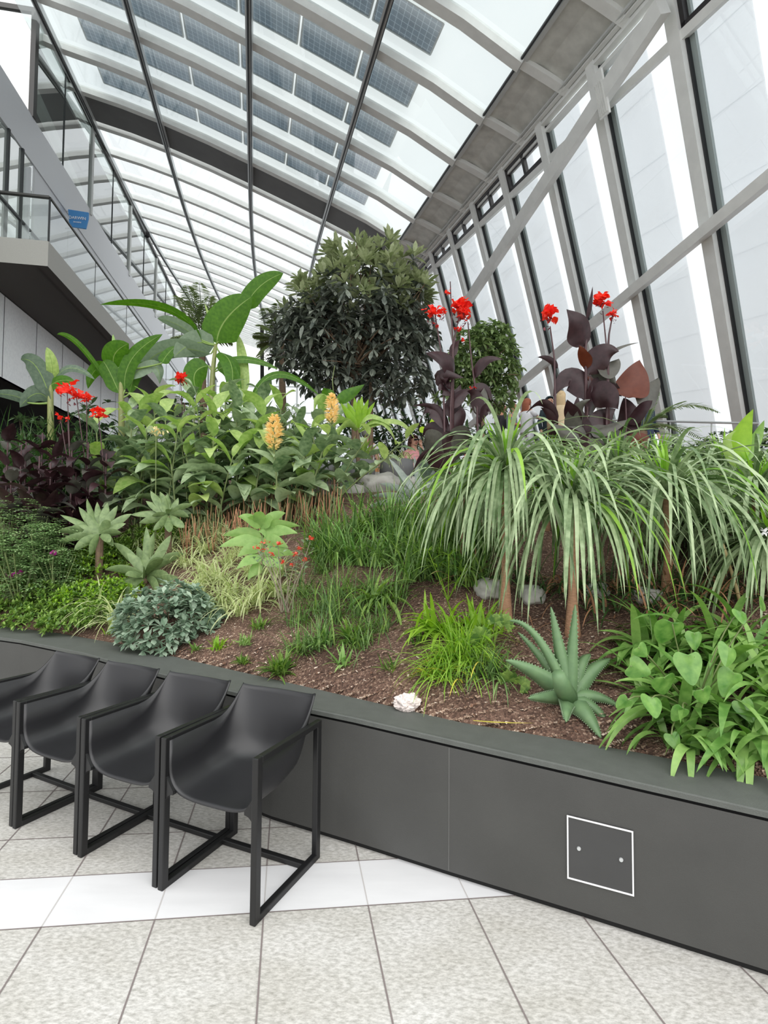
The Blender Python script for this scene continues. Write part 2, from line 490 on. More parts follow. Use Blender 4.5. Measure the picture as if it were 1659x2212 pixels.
def soilmat():
    m, nt, out = newmat('bark_mulch_soil')
    b = nt.nodes.new('ShaderNodeBsdfPrincipled'); b.inputs['Roughness'].default_value = .95
    tc = nt.nodes.new('ShaderNodeTexCoord')
    n1 = nt.nodes.new('ShaderNodeTexVoronoi'); n1.inputs['Scale'].default_value = 95
    n2 = nt.nodes.new('ShaderNodeTexNoise'); n2.inputs['Scale'].default_value = 3; n2.inputs['Detail'].default_value = 6
    for n in (n1, n2): nt.links.new(tc.outputs['Object'], n.inputs['Vector'])
    r = nt.nodes.new('ShaderNodeValToRGB'); e = r.color_ramp.elements
    e[0].position = .0; e[0].color = lin((92, 70, 60)); e[1].position = 1; e[1].color = lin((205, 180, 160))
    x = r.color_ramp.elements.new(.6); x.color = lin((130, 102, 88))
    x = r.color_ramp.elements.new(.88); x.color = lin((150, 122, 106))
    sp = nt.nodes.new('ShaderNodeSeparateColor'); nt.links.new(n1.outputs['Color'], sp.inputs[0])
    nt.links.new(sp.outputs[0], r.inputs[0])
    r2 = nt.nodes.new('ShaderNodeValToRGB'); r2.color_ramp.elements[0].position = .35; r2.color_ramp.elements[1].position = .65
    r2.color_ramp.elements[0].color = (.55, .5, .48, 1); r2.color_ramp.elements[1].color = (1, .98, .95, 1)
    nt.links.new(n2.outputs[0], r2.inputs[0])
    mu = nt.nodes.new('ShaderNodeMix'); mu.data_type = 'RGBA'; mu.blend_type = 'MULTIPLY'; mu.inputs['Factor'].default_value = 1
    nt.links.new(r.outputs[0], mu.inputs['A']); nt.links.new(r2.outputs[0], mu.inputs['B'])
    nt.links.new(mu.outputs['Result'], b.inputs['Base Color'])
    bp = nt.nodes.new('ShaderNodeBump'); bp.inputs['Strength'].default_value = .8; bp.inputs['Distance'].default_value = .02
    nt.links.new(n1.outputs['Distance'], bp.inputs['Height']); nt.links.new(bp.outputs[0], b.inputs['Normal'])
    nt.links.new(b.outputs[0], out.inputs[0])
    return m
M['soil'] = soilmat()
soil = te.build('ground', M['soil'], None, smooth=True)
soil['kind'] = 'structure'
def chips():
    """loose bark chips lying on the open soil"""
    rng = random.Random(3); mb = MB()
    for _ in range(5200):
        px, py = rng.uniform(240, 1659), rng.uniform(1290, 1690)
        q = gpx(px, py)
        if q is None: continue
        a = rng.uniform(0, PI); l = rng.uniform(.004, .012); w_ = l * rng.uniform(.3, .6)
        u = V((math.cos(a), math.sin(a), rng.uniform(-.3, .5))) * l; v = V((-math.sin(a), math.cos(a), rng.uniform(-.2, .4))) * w_
        mb.quad(q - u - v + V((0, 0, .006)), q + u - v + V((0, 0, .008)), q + u + v + V((0, 0, .006)), q - u + v + V((0, 0, .008)), rng.choice((0, 0, 1, 2)))
    o = mb.build('bark_chips', [paint('bark_pale', (176, 150, 130), .9), paint('bark_brown', (120, 88, 70), .9), paint('bark_light', (214, 196, 180), .9)])
    tag(o, 'small pale bark chips scattered over the open soil', 'bark chips', kind='stuff')
def gp(px, Y):
    """ground point under picture column px at depth Y"""
    p = at(px, 1150, Y); return V((p.x, p.y, terrain(p.x, p.y)))
def gpx(px, py):
    r = ray(px, py); Y = 1.6; prev = None
    while Y < 16:
        p = CAM + r * (Y / r.y)
        d, zr = depth_in(p.x, p.y)
        if d > 0 and p.z < terrain(p.x, p.y): return V((p.x, p.y, terrain(p.x, p.y)))
        Y += .05
    return None

# ------------------------------------------------------------------ glazed roof
DL = V((-.248, 1, .137))                               # run of the building
AX = V((-.248, 1, 0)).normalized()
YD = 22.0
Gd = at(867, 518, YD)                                  # gutter end of the deep beam
def sect(px, py, c):                                   # point of a cross section plane
    return onplane(px, py, V((0, 0, 0)) + AX * c, AX)
c0 = Gd.dot(AX)
PROF = [sect(x, y, c0) for x, y in ((118, 166), (175, 190), (262, 220), (350, 255), (450, 299), (545, 345), (632, 388), (715, 430), (795, 472), (867, 518))]
STEP = 2.07
def bend(p):
    if p.y > 22: return p + V((.0022 * (p.y - 22) ** 2 if p.y < 40 else .713 + .079 * (p.y - 40), 0, 0))
    return p
def roofpt(j, k):
    """j along the arch (0..9, fractional), k rafters from the deep beam (negative = nearer)"""
    i = min(int(j), 8); q = PROF[i].lerp(PROF[i + 1], j - i)
    s_ = k * STEP / V((DL.x, DL.y, 0)).length
    return bend(q + DL * s_)
def arc_n(j, k):
    a = roofpt(max(0, j - .5), k); b = roofpt(min(9, j + .5), k)
    return (DL.cross(b - a)).normalized() * (1 if DL.cross(b - a).z > 0 else -1)
ceiling = empty('ceiling', Gd, None, None, kind='structure')
K0, K1 = -10, 20
for k in range(K0, K1):
    near = k < 0
    r = MB()
    js = [x * .5 for x in range(0, 19)]
    pts = [roofpt(j, k) for j in js]; ups = [arc_n(j, k) for j in js]
    r.path([p - u * .06 for p, u in zip(pts, ups)], .30 if near else .26, .22, ups, 0)
    r.path([p - u * .01 + DL.normalized() * .20 for p, u in zip(pts, ups)], .07, .12, ups, 1)
    r.path([p + u * .06 + DL.normalized() * .16 for p, u in zip(pts, ups)], .03, .16, ups, 2)
    r.build('rafter', [M['steel'], M['steel_mid'], M['steel_dark']], ceiling)
for i, j in enumerate((1, 3, 5, 7)):
    r = MB(); ks = [K0 + .0 + x * 1.0 for x in range(0, K1 - K0)]
    pts = [roofpt(j, k) for k in ks]; ups = [arc_n(j, k) for k in ks]
    r.path([p - u * .22 for p, u in zip(pts, ups)], .16, .18, ups, 0)
    r.path([p - u * .325 for p, u in zip(pts, ups)], .045, .03, ups, 1)
    r.path([p - u * .345 + V((.09, 0, 0)) for p, u in zip(pts, ups)], .02, .05, ups, 1)
    r.build('purlin', [M['alu'], M['steel_dark']], ceiling)
# deep charcoal casing between the first and second bays behind the solar bays
r = MB()
for j in range(1, 9):
    a, b = roofpt(j, .10), roofpt(j + 1, .10); c_, d_ = roofpt(j + 1, .86), roofpt(j, .86)
    u = arc_n(j + .5, .5)
    r.slab([a - u * .05, b - u * .05, c_ - u * .10, d_ - u * .10], u * .12)
r.build('beam_casing', M['bronze'], ceiling)['label'] = 'deep charcoal band'
for k in range(K0, K1 - 1):
    r = MB()
    for j in range(0, 9):
        r.quad(roofpt(j, k + .1), roofpt(j + 1, k + .1), roofpt(j + 1, k + 1.02), roofpt(j, k + 1.02))
    r.build('roof_pane', M['pvglass'] if k < 0 else M['roofglass'], ceiling)
# solar panels above the nearer bays
def arcpos(s_, k):
    """point at arc length s_ measured back from the gutter"""
    P = [roofpt(9 - i, k) for i in range(10)]
    for i in range(9):
        L = (P[i + 1] - P[i]).length
        if s_ <= L: return P[i].lerp(P[i + 1], s_ / L), 9 - i - s_ / L
        s_ -= L
    return P[9], 0
rowname = {-1: 'row next to charcoal band', -2: 'second row off charcoal band', -3: 'third row off charcoal band', -4: 'fourth row off charcoal band', -5: 'fifth row off charcoal band', -6: 'sixth row off charcoal band', -7: 'seventh row off charcoal band'}
posname = [q + ' from the gutter' for q in ('end one', 'second', 'third', 'fourth', 'fifth', 'sixth', 'seventh', 'eighth')]
PW = 1.62
for k in range(-7, 0):
    for i in range(8):
        s0 = 1.95 + i * (PW + .09)
        (a, ja), (b, jb) = arcpos(s0, k + .33), arcpos(s0 + PW, k + .33)
        if jb < .6: break
        if jb == 0: break
        (c_, _), (d_, _) = arcpos(s0 + PW, k + .82), arcpos(s0, k + .82)
        u = arc_n((ja + jb) / 2, k)
        off = u * .25
        root = empty('solar_panel', (a + c_) / 2 + off, 'solar panel, %s, %s' % (posname[i], rowname[k]), 'solar panel', 'solar panels over the roof glass')
        m = MB(); m.slab([p + off for p in (a, b, c_, d_)], u * .02)
        o = m.build('cell_sheet', M['pv'], root)
        uv = o.data.uv_layers.new(name='UVMap')
        ux = (b - a).normalized(); uy = (d_ - a).normalized()
        for lp in o.data.loops:
            q = V(o.data.vertices[lp.vertex_index].co) - a
            uv.data[lp.index].uv = (q.dot(ux), q.dot(uy))
        f_ = MB(); P4 = [p + off for p in (a, b, c_, d_)]
        for q in range(4):
            f_.bar(P4[q], P4[(q + 1) % 4], .04, .05, u)
        f_.build('frame', M['alu'], root)

# ------------------------------------------------------------------ soffit and facade
g_at = sect(1070, 230, 0)
def gut(k): return roofpt(9, k)
# section through the soffit at the gutter pixel (1070,230)
Gp = None
for t in range(-900, 0):
    p = gut(t * .01)
    if abs(proj(p)[1] - 230) < 3: Gp = p
FT = onplane(1155, 290, Gp, AX)                        # facade head at the same section
offF = FT - Gp
DM = (RT * 0 + V(((2300 - 829.5) / 1150, 1, -(5600 - 1149) / 1150.0))).normalized()
FN = DL.cross(DM).normalized()                         # facade normal
if FN.x > 0: FN = -FN                                  # into the room
def fp(px, py): return onplane(px, py, FT, FN)
DLn = DL.normalized()
def head(k): return gut(k) + offF
r = MB()
ks = [K0 - 3 + x * 1.0 for x in range(0, K1 - K0 + 3)]
sag = V((.1, .02, -.33))
for i in range(len(ks) - 1):
    a, b = gut(ks[i]), gut(ks[i + 1]); c_, d_ = head(ks[i + 1]), head(ks[i])
    m1, m2 = a.lerp(d_, .4) + V((0, 0, .10)), b.lerp(c_, .4) + V((0, 0, .10))
    r.quad(a, b, m2, m1, 0); r.quad(m1, m2, c_, d_, 0)
ws = r.build('soffit_sheet', M['soffit'], ceiling, smooth=True)
for k in range(K0 - 2, 20):
    r = MB(); a, d_ = gut(k), head(k); m1 = a.lerp(d_, .5) - V((0, 0, .02))
    r.path([a - V((0, 0, .03)), m1, d_ - V((0, 0, .03))], .22, .12, V((0, 0, 1)))
    r.build('soffit_rib', M['steel'], ceiling)
r = MB()
for w_, h_, o_, mt in ((.10, .16, V((0, 0, 0)), 0), (.05, .05, V((-.10, 0, -.05)), 1), (.03, .06, V((.05, 0, .1)), 1)):
    pts = [gut(k) + o_ for k in ks]; r.path(pts, w_, h_, V((0, 0, 1)), mt)
r.build('gutter_edge', [M['steel_mid'], M['steel_dark']], ceiling)
wr = empty('wall_right', FT, None, None, kind='structure')
r = MB()
for w_, h_, o_, mt in ((.16, .22, V((-.05, 0, 0)), 0), (.10, .08, V((-.20, 0, .03)), 0), (.05, .05, V((-.30, 0, .05)), 1), (.14, .10, DM * .22, 0)):
    pts = [head(k) + o_ for k in ks]; r.path(pts, w_, h_, V((0, 0, 1)), mt)
r.build('head_rail', [M['steel'], M['steel_mid']], wr)
# mullions: measured where each left edge shows, run along DM
MULL = []
for (px, py) in ((1485, 90), (1315, 250), (1205, 395)):
    p = fp(px, py); MULL.append((p - FT).dot(DLn) - 0)
def along(p):                                          # skew coordinates in the facade: s along DL, h down DM
    q = p - FT; c_ = DLn.dot(DM); A = q.dot(DLn); B = q.dot(DM); den = 1 - c_ * c_
    return (A - c_ * B) / den, (B - c_ * A) / den
S = [along(fp(*q)) for q in ((1485, 90), (1315, 250), (1205, 395), (1130, 510))]
def fpt(s_, h_, o=0): return FT + DLn * s_ + DM * h_ + FN * o
PITCHM = 2.2; S0 = -4.94
tr = [along(fp(*q)) for q in ((1575, 0), (1475, 80), (1310, 245), (1100, 430))]
HU = sum(q[1] for q in tr[1:3]) / 2
t1 = [along(fp(*q)) for q in ((1659, 403), (1400, 622), (1120, 840))]
print('UP', tr, 'T1', t1)
def HT(s_):                                            # main transom height along the facade
    a, b = t1[0], t1[2]; return a[1] + (b[1] - a[1]) * (s_ - a[0]) / (b[0] - a[0])
def HTu(s_): 
    a, b = tr[1], tr[3]; return a[1] + (b[1] - a[1]) * (s_ - a[0]) / (b[0] - a[0])
HB = 12.5
NB = 22
for i in range(-4, NB):
    s_ = S0 + PITCHM * i                               # right edge of this mullion's face (towards the camera)
    win = empty('window_%d' % (i + 5), fpt(s_, HB), None, None, kind='structure')
    m = MB()
    a = [fpt(s_, -.2, .16), fpt(s_ + .27, -.2, .16), fpt(s_ + .27, -.2, -.12), fpt(s_, -.2, -.12)]
    m.hexa(a + [p + DM * (HB + .2) for p in a])
    m.build('mullion', M['steel'], win)
    g = MB()
    a = [fpt(s_ - .035, 0, .05), fpt(s_, 0, .05), fpt(s_, 0, -.10), fpt(s_ - .035, 0, -.10)]
    g.hexa([p + DM * .0 for p in a] + [p + DM * HB for p in a], 0)
    a = [fpt(s_ - .15, 0, -.02), fpt(s_ - .035, 0, -.02), fpt(s_ - .035, 0, -.08), fpt(s_ - .15, 0, -.08)]
    g.hexa([p for p in a] + [p + DM * HB for p in a], 1)
    g.build('gasket', [M['steel_dark'], paint('greenish_glass_edge', (150, 160, 158), .3) if 'ge' not in M else M['ge']], win)
    lo, hi = s_ - PITCHM + .27, s_
    g = MB(); g.quad(fpt(lo, 0, -.04), fpt(hi, 0, -.04), fpt(hi, HB, -.04), fpt(lo, HB, -.04))
    g.build('pane', M['wallglass'], win)
    g = MB(); x0 = hi - .0; x1 = hi - (PITCHM - .27) * .56
    N = 10
    up_ = [fpt(x1 - .10 * math.sin(PI * q / N), HB * q / N, -.16) for q in range(N + 1)]
    dn_ = [fpt(x0, HB * q / N, -.16) for q in range(N + 1)]
    for q in range(N):
        g.slab([dn_[q], up_[q], up_[q + 1], dn_[q + 1]], FN * -.03)
    g.build('sun_fin', M['fin'], win)
    # opening lights under the eaves
    hu = HTu(s_ - 1)
    if i not in (1, 2) :
        g = MB(); hh = hu - .12
        A_, B_, C_, D_ = fpt(lo + .02, .08, .03), fpt(hi - .02, .08, .03), fpt(hi - .02, hh, .03), fpt(lo + .02, hh, .03)
        for p, q in ((A_, B_), (B_, C_), (C_, D_), (D_, A_)): g.bar(p, q, .15, .12, FN)
        g.bar((A_ + B_) / 2, (C_ + D_) / 2, .12, .10, FN)
        g.bar(A_.lerp(D_, .3), B_.lerp(C_, .3), .04, .04, FN)
        g.build('vent_frame', M['ventframe'], win)
for (Hf, w_, h_, o_, nm) in ((HTu, .13, .16, .06, 'upper_transom'), (HT, .26, .20, .30, 'main_transom')):
    m = MB(); m.bar(fpt(-14, Hf(-14), o_), fpt(42, Hf(42), o_), h_, w_, DM.cross(DLn) if False else FN)
    o = m.build(nm, M['steel'], wr)
m = MB(); m.bar(fpt(-14, HB + .1, 0), fpt(42, HB + .1, 0), .5, .4, FN); m.build('sill_beam', M['steel'], wr)
# raking brace in front of the mullions
ba = onplane(1432, 12, FT + FN * .42, FN); bb = onplane(985, 690, FT + FN * .42, FN)
m = MB(); m.bar(ba, bb, .30, .22, FN)
br = m.build('brace', M['steel'], wr); br['label'] = 'long raking steel brace'
m = MB(); q = onplane(1296, 190, FT + FN * .5, FN)
m.bar(q - DM * .3 , q + DM * .55, .30, .05, FN)
for t in range(5): m.bar(q + DLn * (-.11 + .055 * t) - DM * .1, q + DLn * (-.11 + .055 * t) + DM * .5, .018, .10, FN)
m.build('bracket', M['steel'], wr)

# ------------------------------------------------------------------ far gable
we = empty('wall_far', V((-6, 58, 8)), None, None, kind='structure')
YE = 60
zr_ = lambda x: 21
m = MB(); g = MB()
for x in range(-20, 4, 2): m.bar(V((x, YE, 2)), V((x, YE, 19.5)), .16, .3, V((0, 1, 0)))
for z in (3, 6, 9, 12, 15, 18): m.bar(V((-21, YE, z)), V((5, YE, z)), .2, .12, V((0, 0, 1)))
g.quad(V((-22, YE, 1)), V((5, YE, 1)), V((5, YE, 19.6)), V((-22, YE, 19.6)))
m.build('mullion_grid', M['steel_mid'], we); g.build('pane', M['wallglass'], we)

# ------------------------------------------------------------------ restaurant box on the left
rv = ray(627, 1147); KX = -rv.x / rv.y
NB_ = V((1, KX, 0)).normalized()
cA0 = at(103, 575, 13.3)
ZS0, ZS1, ZH = cA0.z, at(103, 521, 13.3).z, at(108, 427, 13.3).z
BP = V((cA0.x, 13.3, 0)); w0 = atz(0, 631, ZS0)
WP = V((w0.x, w0.y, 0))
def W(Y, z, o=0): return V((WP.x - KX * (Y - WP.y), Y, z)) + NB_ * o
def B(Y, z, o=0): return V((BP.x - KX * (Y - 13.3), Y, z)) + NB_ * o
def wpx(px, py): return onplane(px, py, WP, NB_)
ZL = wpx(0, 813).z; ZB0 = wpx(51, 327).z; ZB1 = wpx(98, 300).z; ZT = wpx(85, 40).z
YC = wpx(75, 100).y
LFT = V((-1, -KX, 0)).normalized()
YF = 58
wl = empty('wall_left', W(YC, 2), None, None, kind='structure')
def panelrow(name, y0, y1, z0, z1, o, mat, pitch, joint='steel_dark', phase=0, jw=.03):
    m = MB(); m.slab([W(y0, z0, o), W(y1, z0, o), W(y1, z1, o), W(y0, z1, o)], -NB_ * .1, 0)
    y = y0 + phase
    while y < y1:
        m.slab([W(y, z0, o + .004), W(y + jw, z0, o + .004), W(y + jw, z1, o + .004), W(y, z1, o + .004)], -NB_ * .01, 1); y += pitch
    return m.build(name, [M[mat], M[joint]], wl)
panelrow('lower_cladding', 7, YF, ZL, ZS0, 0, 'panelblue', 1.95, phase=.25 , jw=.025)
panelrow('spandrel_band', 9, YF, ZB0, ZB1, .03, 'panelgrey', 60)
panelrow('wall_cladding', 16.4, YF, ZS1, ZB0, 0, 'panelgrey', 2.6, phase=.1, joint='steel_mid')
# dark recess under the cladding
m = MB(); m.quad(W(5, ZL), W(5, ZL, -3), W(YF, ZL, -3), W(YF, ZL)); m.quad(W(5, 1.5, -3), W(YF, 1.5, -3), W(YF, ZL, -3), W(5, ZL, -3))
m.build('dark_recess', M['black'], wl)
m = MB(); m.quad(W(5, 0, -.9), W(YF, 0, -.9), W(YF, 4.6, -.9), W(5, 4.6, -.9)); m.build('recess_wall', M['underside'], wl)
# glazed shopfront on the balcony
m = MB(); g = MB()
g.quad(W(8, ZS1), W(16.4, ZS1), W(16.4, ZB0), W(8, ZB0))
for y in (10.2, 12.1, 14.0, 14.9, 15.7): m.bar(W(y, ZS1, .03), W(y, ZB0, .03), .07, .07, V((1, 0, 0)))
m.bar(W(8, 10.9, .03), W(16.3, 10.9, .03), .08, .06, V((0, 0, 1)))
m.build('door_frame', M['steel_dark'], wl)
m = MB(); m.bar(W(15.95, ZS1, .08), W(15.95, ZB0 - .4, .08), .06, .16, V((1, 0, 0))); m.build('white_jamb', M['panelgrey'], wl)
g.build('shopfront_glass', M['boxglass'], wl)
# upper glass box
g = MB(); g.quad(W(YC, ZB1), W(YF, ZB1), W(YF, ZT), W(YC, ZT)); g.quad(W(YC, ZB1), W(YC, ZT), W(YC, ZT) + LFT * 8, W(YC, ZB1) + LFT * 8)
g.build('glass_wall', M['boxglass'], wl)
m = MB(); m.bar(W(YC, ZT, .03), W(YF, ZT, .03), .12, .16, V((0, 0, 1))); m.bar(W(YC, ZT, .03), W(YC, ZT, .03) + LFT * 8, .12, .16, V((0, 0, 1)))
m.bar(W(YC, ZB1, 0), W(YC, ZT, 0), .16, .16, V((1, 0, 0)))
m.build('top_frame', M['rail_dark'], wl)
m = MB(); y = wpx(197, 350).y
while y < YF: m.bar(W(y, ZB1 - .2, .03), W(y, ZT, .03), .14, .10, V((1, 0, 0))); y += 5.15
m.build('mullion', M['steel_mid'], wl)
m = MB(); y = wpx(197, 350).y - 2.57
while y < YF: m.bar(W(y, ZB1, .01), W(y, ZT, .01), .035, .03, V((1, 0, 0))); y += 5.15
m.build('glass_joint', M['steel_dark'], wl)
m = MB()
m.slab([W(YC, ZB1, -.2), W(YF, ZB1, -.2), W(YF, ZB1, -6), W(YC, ZB1, -6)], V((0, 0, -.3)))
m.slab([W(YC + 1.5, ZB1, -4), W(YF, ZB1, -4), W(YF, ZT, -4), W(YC + 1.5, ZT, -4)], -NB_ * .2)
m.slab([W(8, ZS1, -4), W(16.4, ZS1, -4), W(16.4, ZB0, -4), W(8, ZB0, -4)], -NB_ * .2)
m.build('interior_partition', M['interior'], wl)
m = MB(); m.slab([W(YC + .3, ZT - .25, -.4), W(YF, ZT - .25, -.4), W(YF, ZT - .25, -7), W(YC + .3, ZT - .25, -7)], V((0, 0, .15))); m.build('darkening_slab', M['bronze'], wl)  # dark slab added inside the box to darken the view through its glass
m = MB(); m.bar(W(YC + .3, ZB1 + 2.5, -.8), W(27, ZB1 + .2, -.8), .25, .35, V((0, 0, 1))); m.build('inner_brace', M['steel'], wl)
# balcony
bal = empty('balcony', B(13.3, ZS0), 'cantilevered balcony with grey fascia, dark underside and frameless glass balustrade', 'balcony')
Lf = 6
cA = B(13.3, 0)
def zz(p, z): return V((p.x, p.y, z))
m = MB(); PB = [cA, B(YF, 0), W(YF, 0), W(9, 0), cA + LFT * Lf]
m.poly([zz(p, ZS1) for p in PB])
m.quad(zz(cA, ZS0), zz(B(YF, 0), ZS0), zz(B(YF, 0), ZS1), zz(cA, ZS1))
m.quad(zz(cA + LFT * Lf, ZS0), zz(cA, ZS0), zz(cA, ZS1), zz(cA + LFT * Lf, ZS1))
m.build('fascia', M['slabgrey'], bal)
m = MB(); PU = [cA, B(YF, 0), W(YF, 0), W(13.3, 0), cA + LFT * Lf]
m.poly([zz(p, ZS0 + .02) for p in PU]); 
m.quad(zz(cA, ZS0) - NB_ * .35 + V((0, .2, -.03)), zz(B(YF, 0), ZS0) - NB_ * .35 - V((0, 0, .03)), zz(B(YF, 0), ZS0) - NB_ * .40 - V((0, 0, .03)), zz(cA, ZS0) - NB_ * .40 + V((0, .2, -.03)))
m.build('underside', M['underside'], bal)
g = MB(); g.quad(zz(cA, ZS1), zz(B(YF, 0), ZS1), zz(B(YF, 0), ZH), zz(cA, ZH)); g.quad(zz(cA, ZS1), zz(cA, ZH), zz(cA + LFT * Lf, ZH), zz(cA + LFT * Lf, ZS1))
g.build('balustrade_glass', M['balglass'], bal)
m = MB(); m.bar(zz(cA, ZH), zz(B(YF, 0), ZH), .045, .045, V((0, 0, 1))); m.bar(zz(cA, ZH), zz(cA + LFT * Lf, ZH), .10, .05, V((0, 0, 1)))
m.build('handrail', M['rail_dark'], bal)
m = MB(); m.bar(zz(cA, ZS1), zz(cA, ZH), .035, .035, V((1, 0, 0))); m.build('corner_post', M['steel_dark'], bal)
y = 16.5
while y < YF:
    m = MB(); m.bar(B(y, ZS1), B(y, ZH), .014, .014, V((1, 0, 0))); m.build('glass_joint', M['steel_dark'], bal); y += 3.2
# blue projecting restaurant sign
SY = wpx(141, 470).y
sg = [at(x, y, SY) for x, y in ((147, 452), (191, 459), (190.5, 472), (185, 494), (150, 489))]
sgo = empty('hanging_sign', sg[0], 'small blue projecting sign with white lettering on the wall above balcony', 'sign')
m = MB(); m.slab(sg, V((0, .05, 0))); bd = m.build('board', paint('sign_blue', (74, 140, 200), .5), sgo)
for z_ in (sg[0], sg[4]):
    m = MB(); m.bar(z_ + V((-.35, .03, -.05)), z_ + V((0, .03, -.05)), .03, .04, V((0, 0, 1))); m.build('bracket', M['panelgrey'], sgo)
def text(name, body, p, size, mat, parent, xd, zd, extr=.004):
    cu = bpy.data.curves.new(name, 'FONT'); cu.body = body; cu.size = size; cu.align_x = 'CENTER'; cu.align_y = 'CENTER'; cu.extrude = extr
    to = bpy.data.objects.new(name + '_tmp', cu); C.objects.link(to)
    bpy.context.view_layer.update()
    me = bpy.data.meshes.new_from_object(to.evaluated_get(bpy.context.evaluated_depsgraph_get()))
    C.objects.unlink(to); bpy.data.objects.remove(to)
    xd = xd.normalized(); yd = zd.normalized(); zn = xd.cross(yd)
    me.transform(Matrix(((xd.x, yd.x, zn.x, p.x), (xd.y, yd.y, zn.y, p.y), (xd.z, yd.z, zn.z, p.z), (0, 0, 0, 1))))
    me.materials.clear(); me.materials.append(mat)
    o = bpy.data.objects.new(name, me); C.objects.link(o); o.parent = parent
    o.matrix_parent_inverse = Matrix.Translation(-wloc(parent))
    return o
text('lettering', 'DARWIN', at(167, 471, SY - .03), .155, M['white'], bd, V((1, 0, -.09)), V((.0, 0, 1)))
text('lettering', 'BRASSERIE', at(167, 480, SY - .03), .062, M['white'], bd, V((1, 0, -.09)), V((.0, 0, 1)))
# security camera on the box parapet
p = at(318, 508, 29)
sec = empty('security_camera', p, 'small dark security camera on a white arm beside the roof edge', 'camera')
m = MB(); m.tube([p + V((0, 0, .12)), p + V((-.35, 0, .25))], .05, 8); m.build('arm', M['panelgrey'], sec)
m = MB(); m.tube([p + V((0, 0, .16)), p + V((0, 0, .05)), p + V((0, 0, -.08)), p + V((0, 0, -.16))], [.12, .14, .12, .04], 12); m.build('dome', M['black'], sec)
# slim black post
p = gp(566, 12.2); top = at(566, 703, 12.2)
post = MB(); post.tube([p - V((0, 0, .1)), V((top.x, top.y, top.z))], .045, 8)
tag(post.build('post', M['black']), 'slim black post between the banana plant and the big tree', 'post')

# ------------------------------------------------------------------ chairs
M['chair'] = paint('matt_black_chair', (36, 36, 38), .36, spec=.55, bump=.05, bscale=500)
M['chairframe'] = paint('black_chair_frame', (22, 22, 23), .42, spec=.5)
def shell_mb():
    mb = MB(); NU, NV = 28, 34
    def ctr(v):
        if v < .52:
            t = v / .52
            return V((0, -.232 + .36 * t, .425 - .012 * math.sin(PI * t) + .012 * t - .012 * (1 - t) ** 3))
        t = (v - .52) / .48
        a = min(1, t / .42)
        ang = a * math.radians(79)
        R_ = .115
        y = .128 + R_ * math.sin(ang); z = .437 + R_ * (1 - math.cos(ang))
        if t > .42: 
            q = (t - .42) / .58; y += q * .26 * math.cos(math.radians(79)) * 1.0; z += q * .245
        return V((0, y, z))
    def edge(v):
        if v < .52: return V((.238, -.232 + .30 * v / .52, .652))
        t = (v - .52) / .48
        return V((.238 - .016 * t, .068 + .19 * t ** .8, .655 + .135 * t ** 1.6))
    def expo(v): return .34 if v < .35 else .34 + .5 * min(1, (v - .35) / .5)
    for off in (0, -1):
        for j in range(NV + 1):
            v = j / NV; c_ = ctr(v); e_ = edge(v); p = expo(v)
            for i in range(NU + 1):
                th = (-1 + 2 * i / NU) * PI / 2
                s_ = math.sin(th); fx = math.copysign(abs(s_) ** (.62 if v < .5 else .62 + .38 * (v - .5) * 2), s_)
                g = 1 - abs(math.cos(th)) ** (p)
                gy = s_ * s_
                x = e_.x * fx; y = c_.y + (e_.y - c_.y) * gy; z = c_.z + (e_.z - c_.z) * g
                mb.v.append((x, y, z))
    n1 = (NU + 1) * (NV + 1)
    mb.v = mb.v[:n1]
    for j in range(NV):
        for i in range(NU):
            a = j * (NU + 1) + i; mb.face((a, a + 1, a + NU + 2, a + NU + 1))
    return mb
def make_chair():
    r = empty('armchair', (0, 0, 0), None, 'chair', 'armchairs in a row along the planter')
    o = shell_mb().build('seat_shell', M['chair'], r, smooth=True, local=True)
    so_ = o.modifiers.new('thick', 'SOLIDIFY'); so_.thickness = .010; so_.offset = 0
    for sx in (-1, 1):
        x = sx * .252; m = MB(); w_, d_ = .029, .036
        yF, yB, zT = -.237, .237, .668
        loop = [(yF, 0), (yB, 0), (yB, zT), (yF, zT)]
        def rect(y0, z0, y1, z1): m.box((x, (y0 + y1) / 2, (z0 + z1) / 2), w_, abs(y1 - y0), abs(z1 - z0))
        rect(yF - d_ / 2, 0, yF + d_ / 2, zT)
        f = m.build('front_leg', M['chairframe'], r, local=True); bev(f)
        m = MB(); rect(yB - d_ / 2, 0, yB + d_ / 2, zT - .0); f = m.build('back_leg', M['chairframe'], r, local=True); bev(f)
        m = MB(); rect(yF + d_ / 2 - .004, zT - .028, yB - d_ / 2 + .004, zT); f = m.build('arm', M['chairframe'], r, local=True); bev(f)
        m = MB(); rect(yF + d_ / 2 - .004, 0, yB - d_ / 2 + .004, .030); f = m.build('runner', M['chairframe'], r, local=True); bev(f)
        # quarter-round web joining the leg to the front of the seat
        m = MB(); xi = sx * .240; xo = sx * .196
        arc = [V((xi - sx * .044 * (1 - math.cos(q / 6 * PI / 2)), yF, .385 + .040 * math.sin(q / 6 * PI / 2))) for q in range(7)]
        m.slab([p - V((0, .010, 0)) for p in arc + [V((xo, yF, .440)), V((xi, yF, .500))]], V((0, .022, 0)))
        m.build('web', M['chairframe'], r, local=True)
    m = MB(); m.box((0, .15, .014), .49, .030, .026); bev(m.build('crossbar', M['chairframe'], r, local=True))
    # thickened front lip
    return r
def bev(o):
    b = o.modifiers.new('b', 'BEVEL'); b.width = .004; b.segments = 2
def copy_tree(o, parent=None):
    c_ = o.copy(); C.objects.link(c_)
    if parent is not None: c_.parent = parent
    for ch in o.children: copy_tree(ch, c_)
    return c_
ch0 = make_chair()
FR = V((-.4995, 2.226, 0)); FL = V((-.985, 2.443, 0)); BR = V((-.332, 2.67, 0))
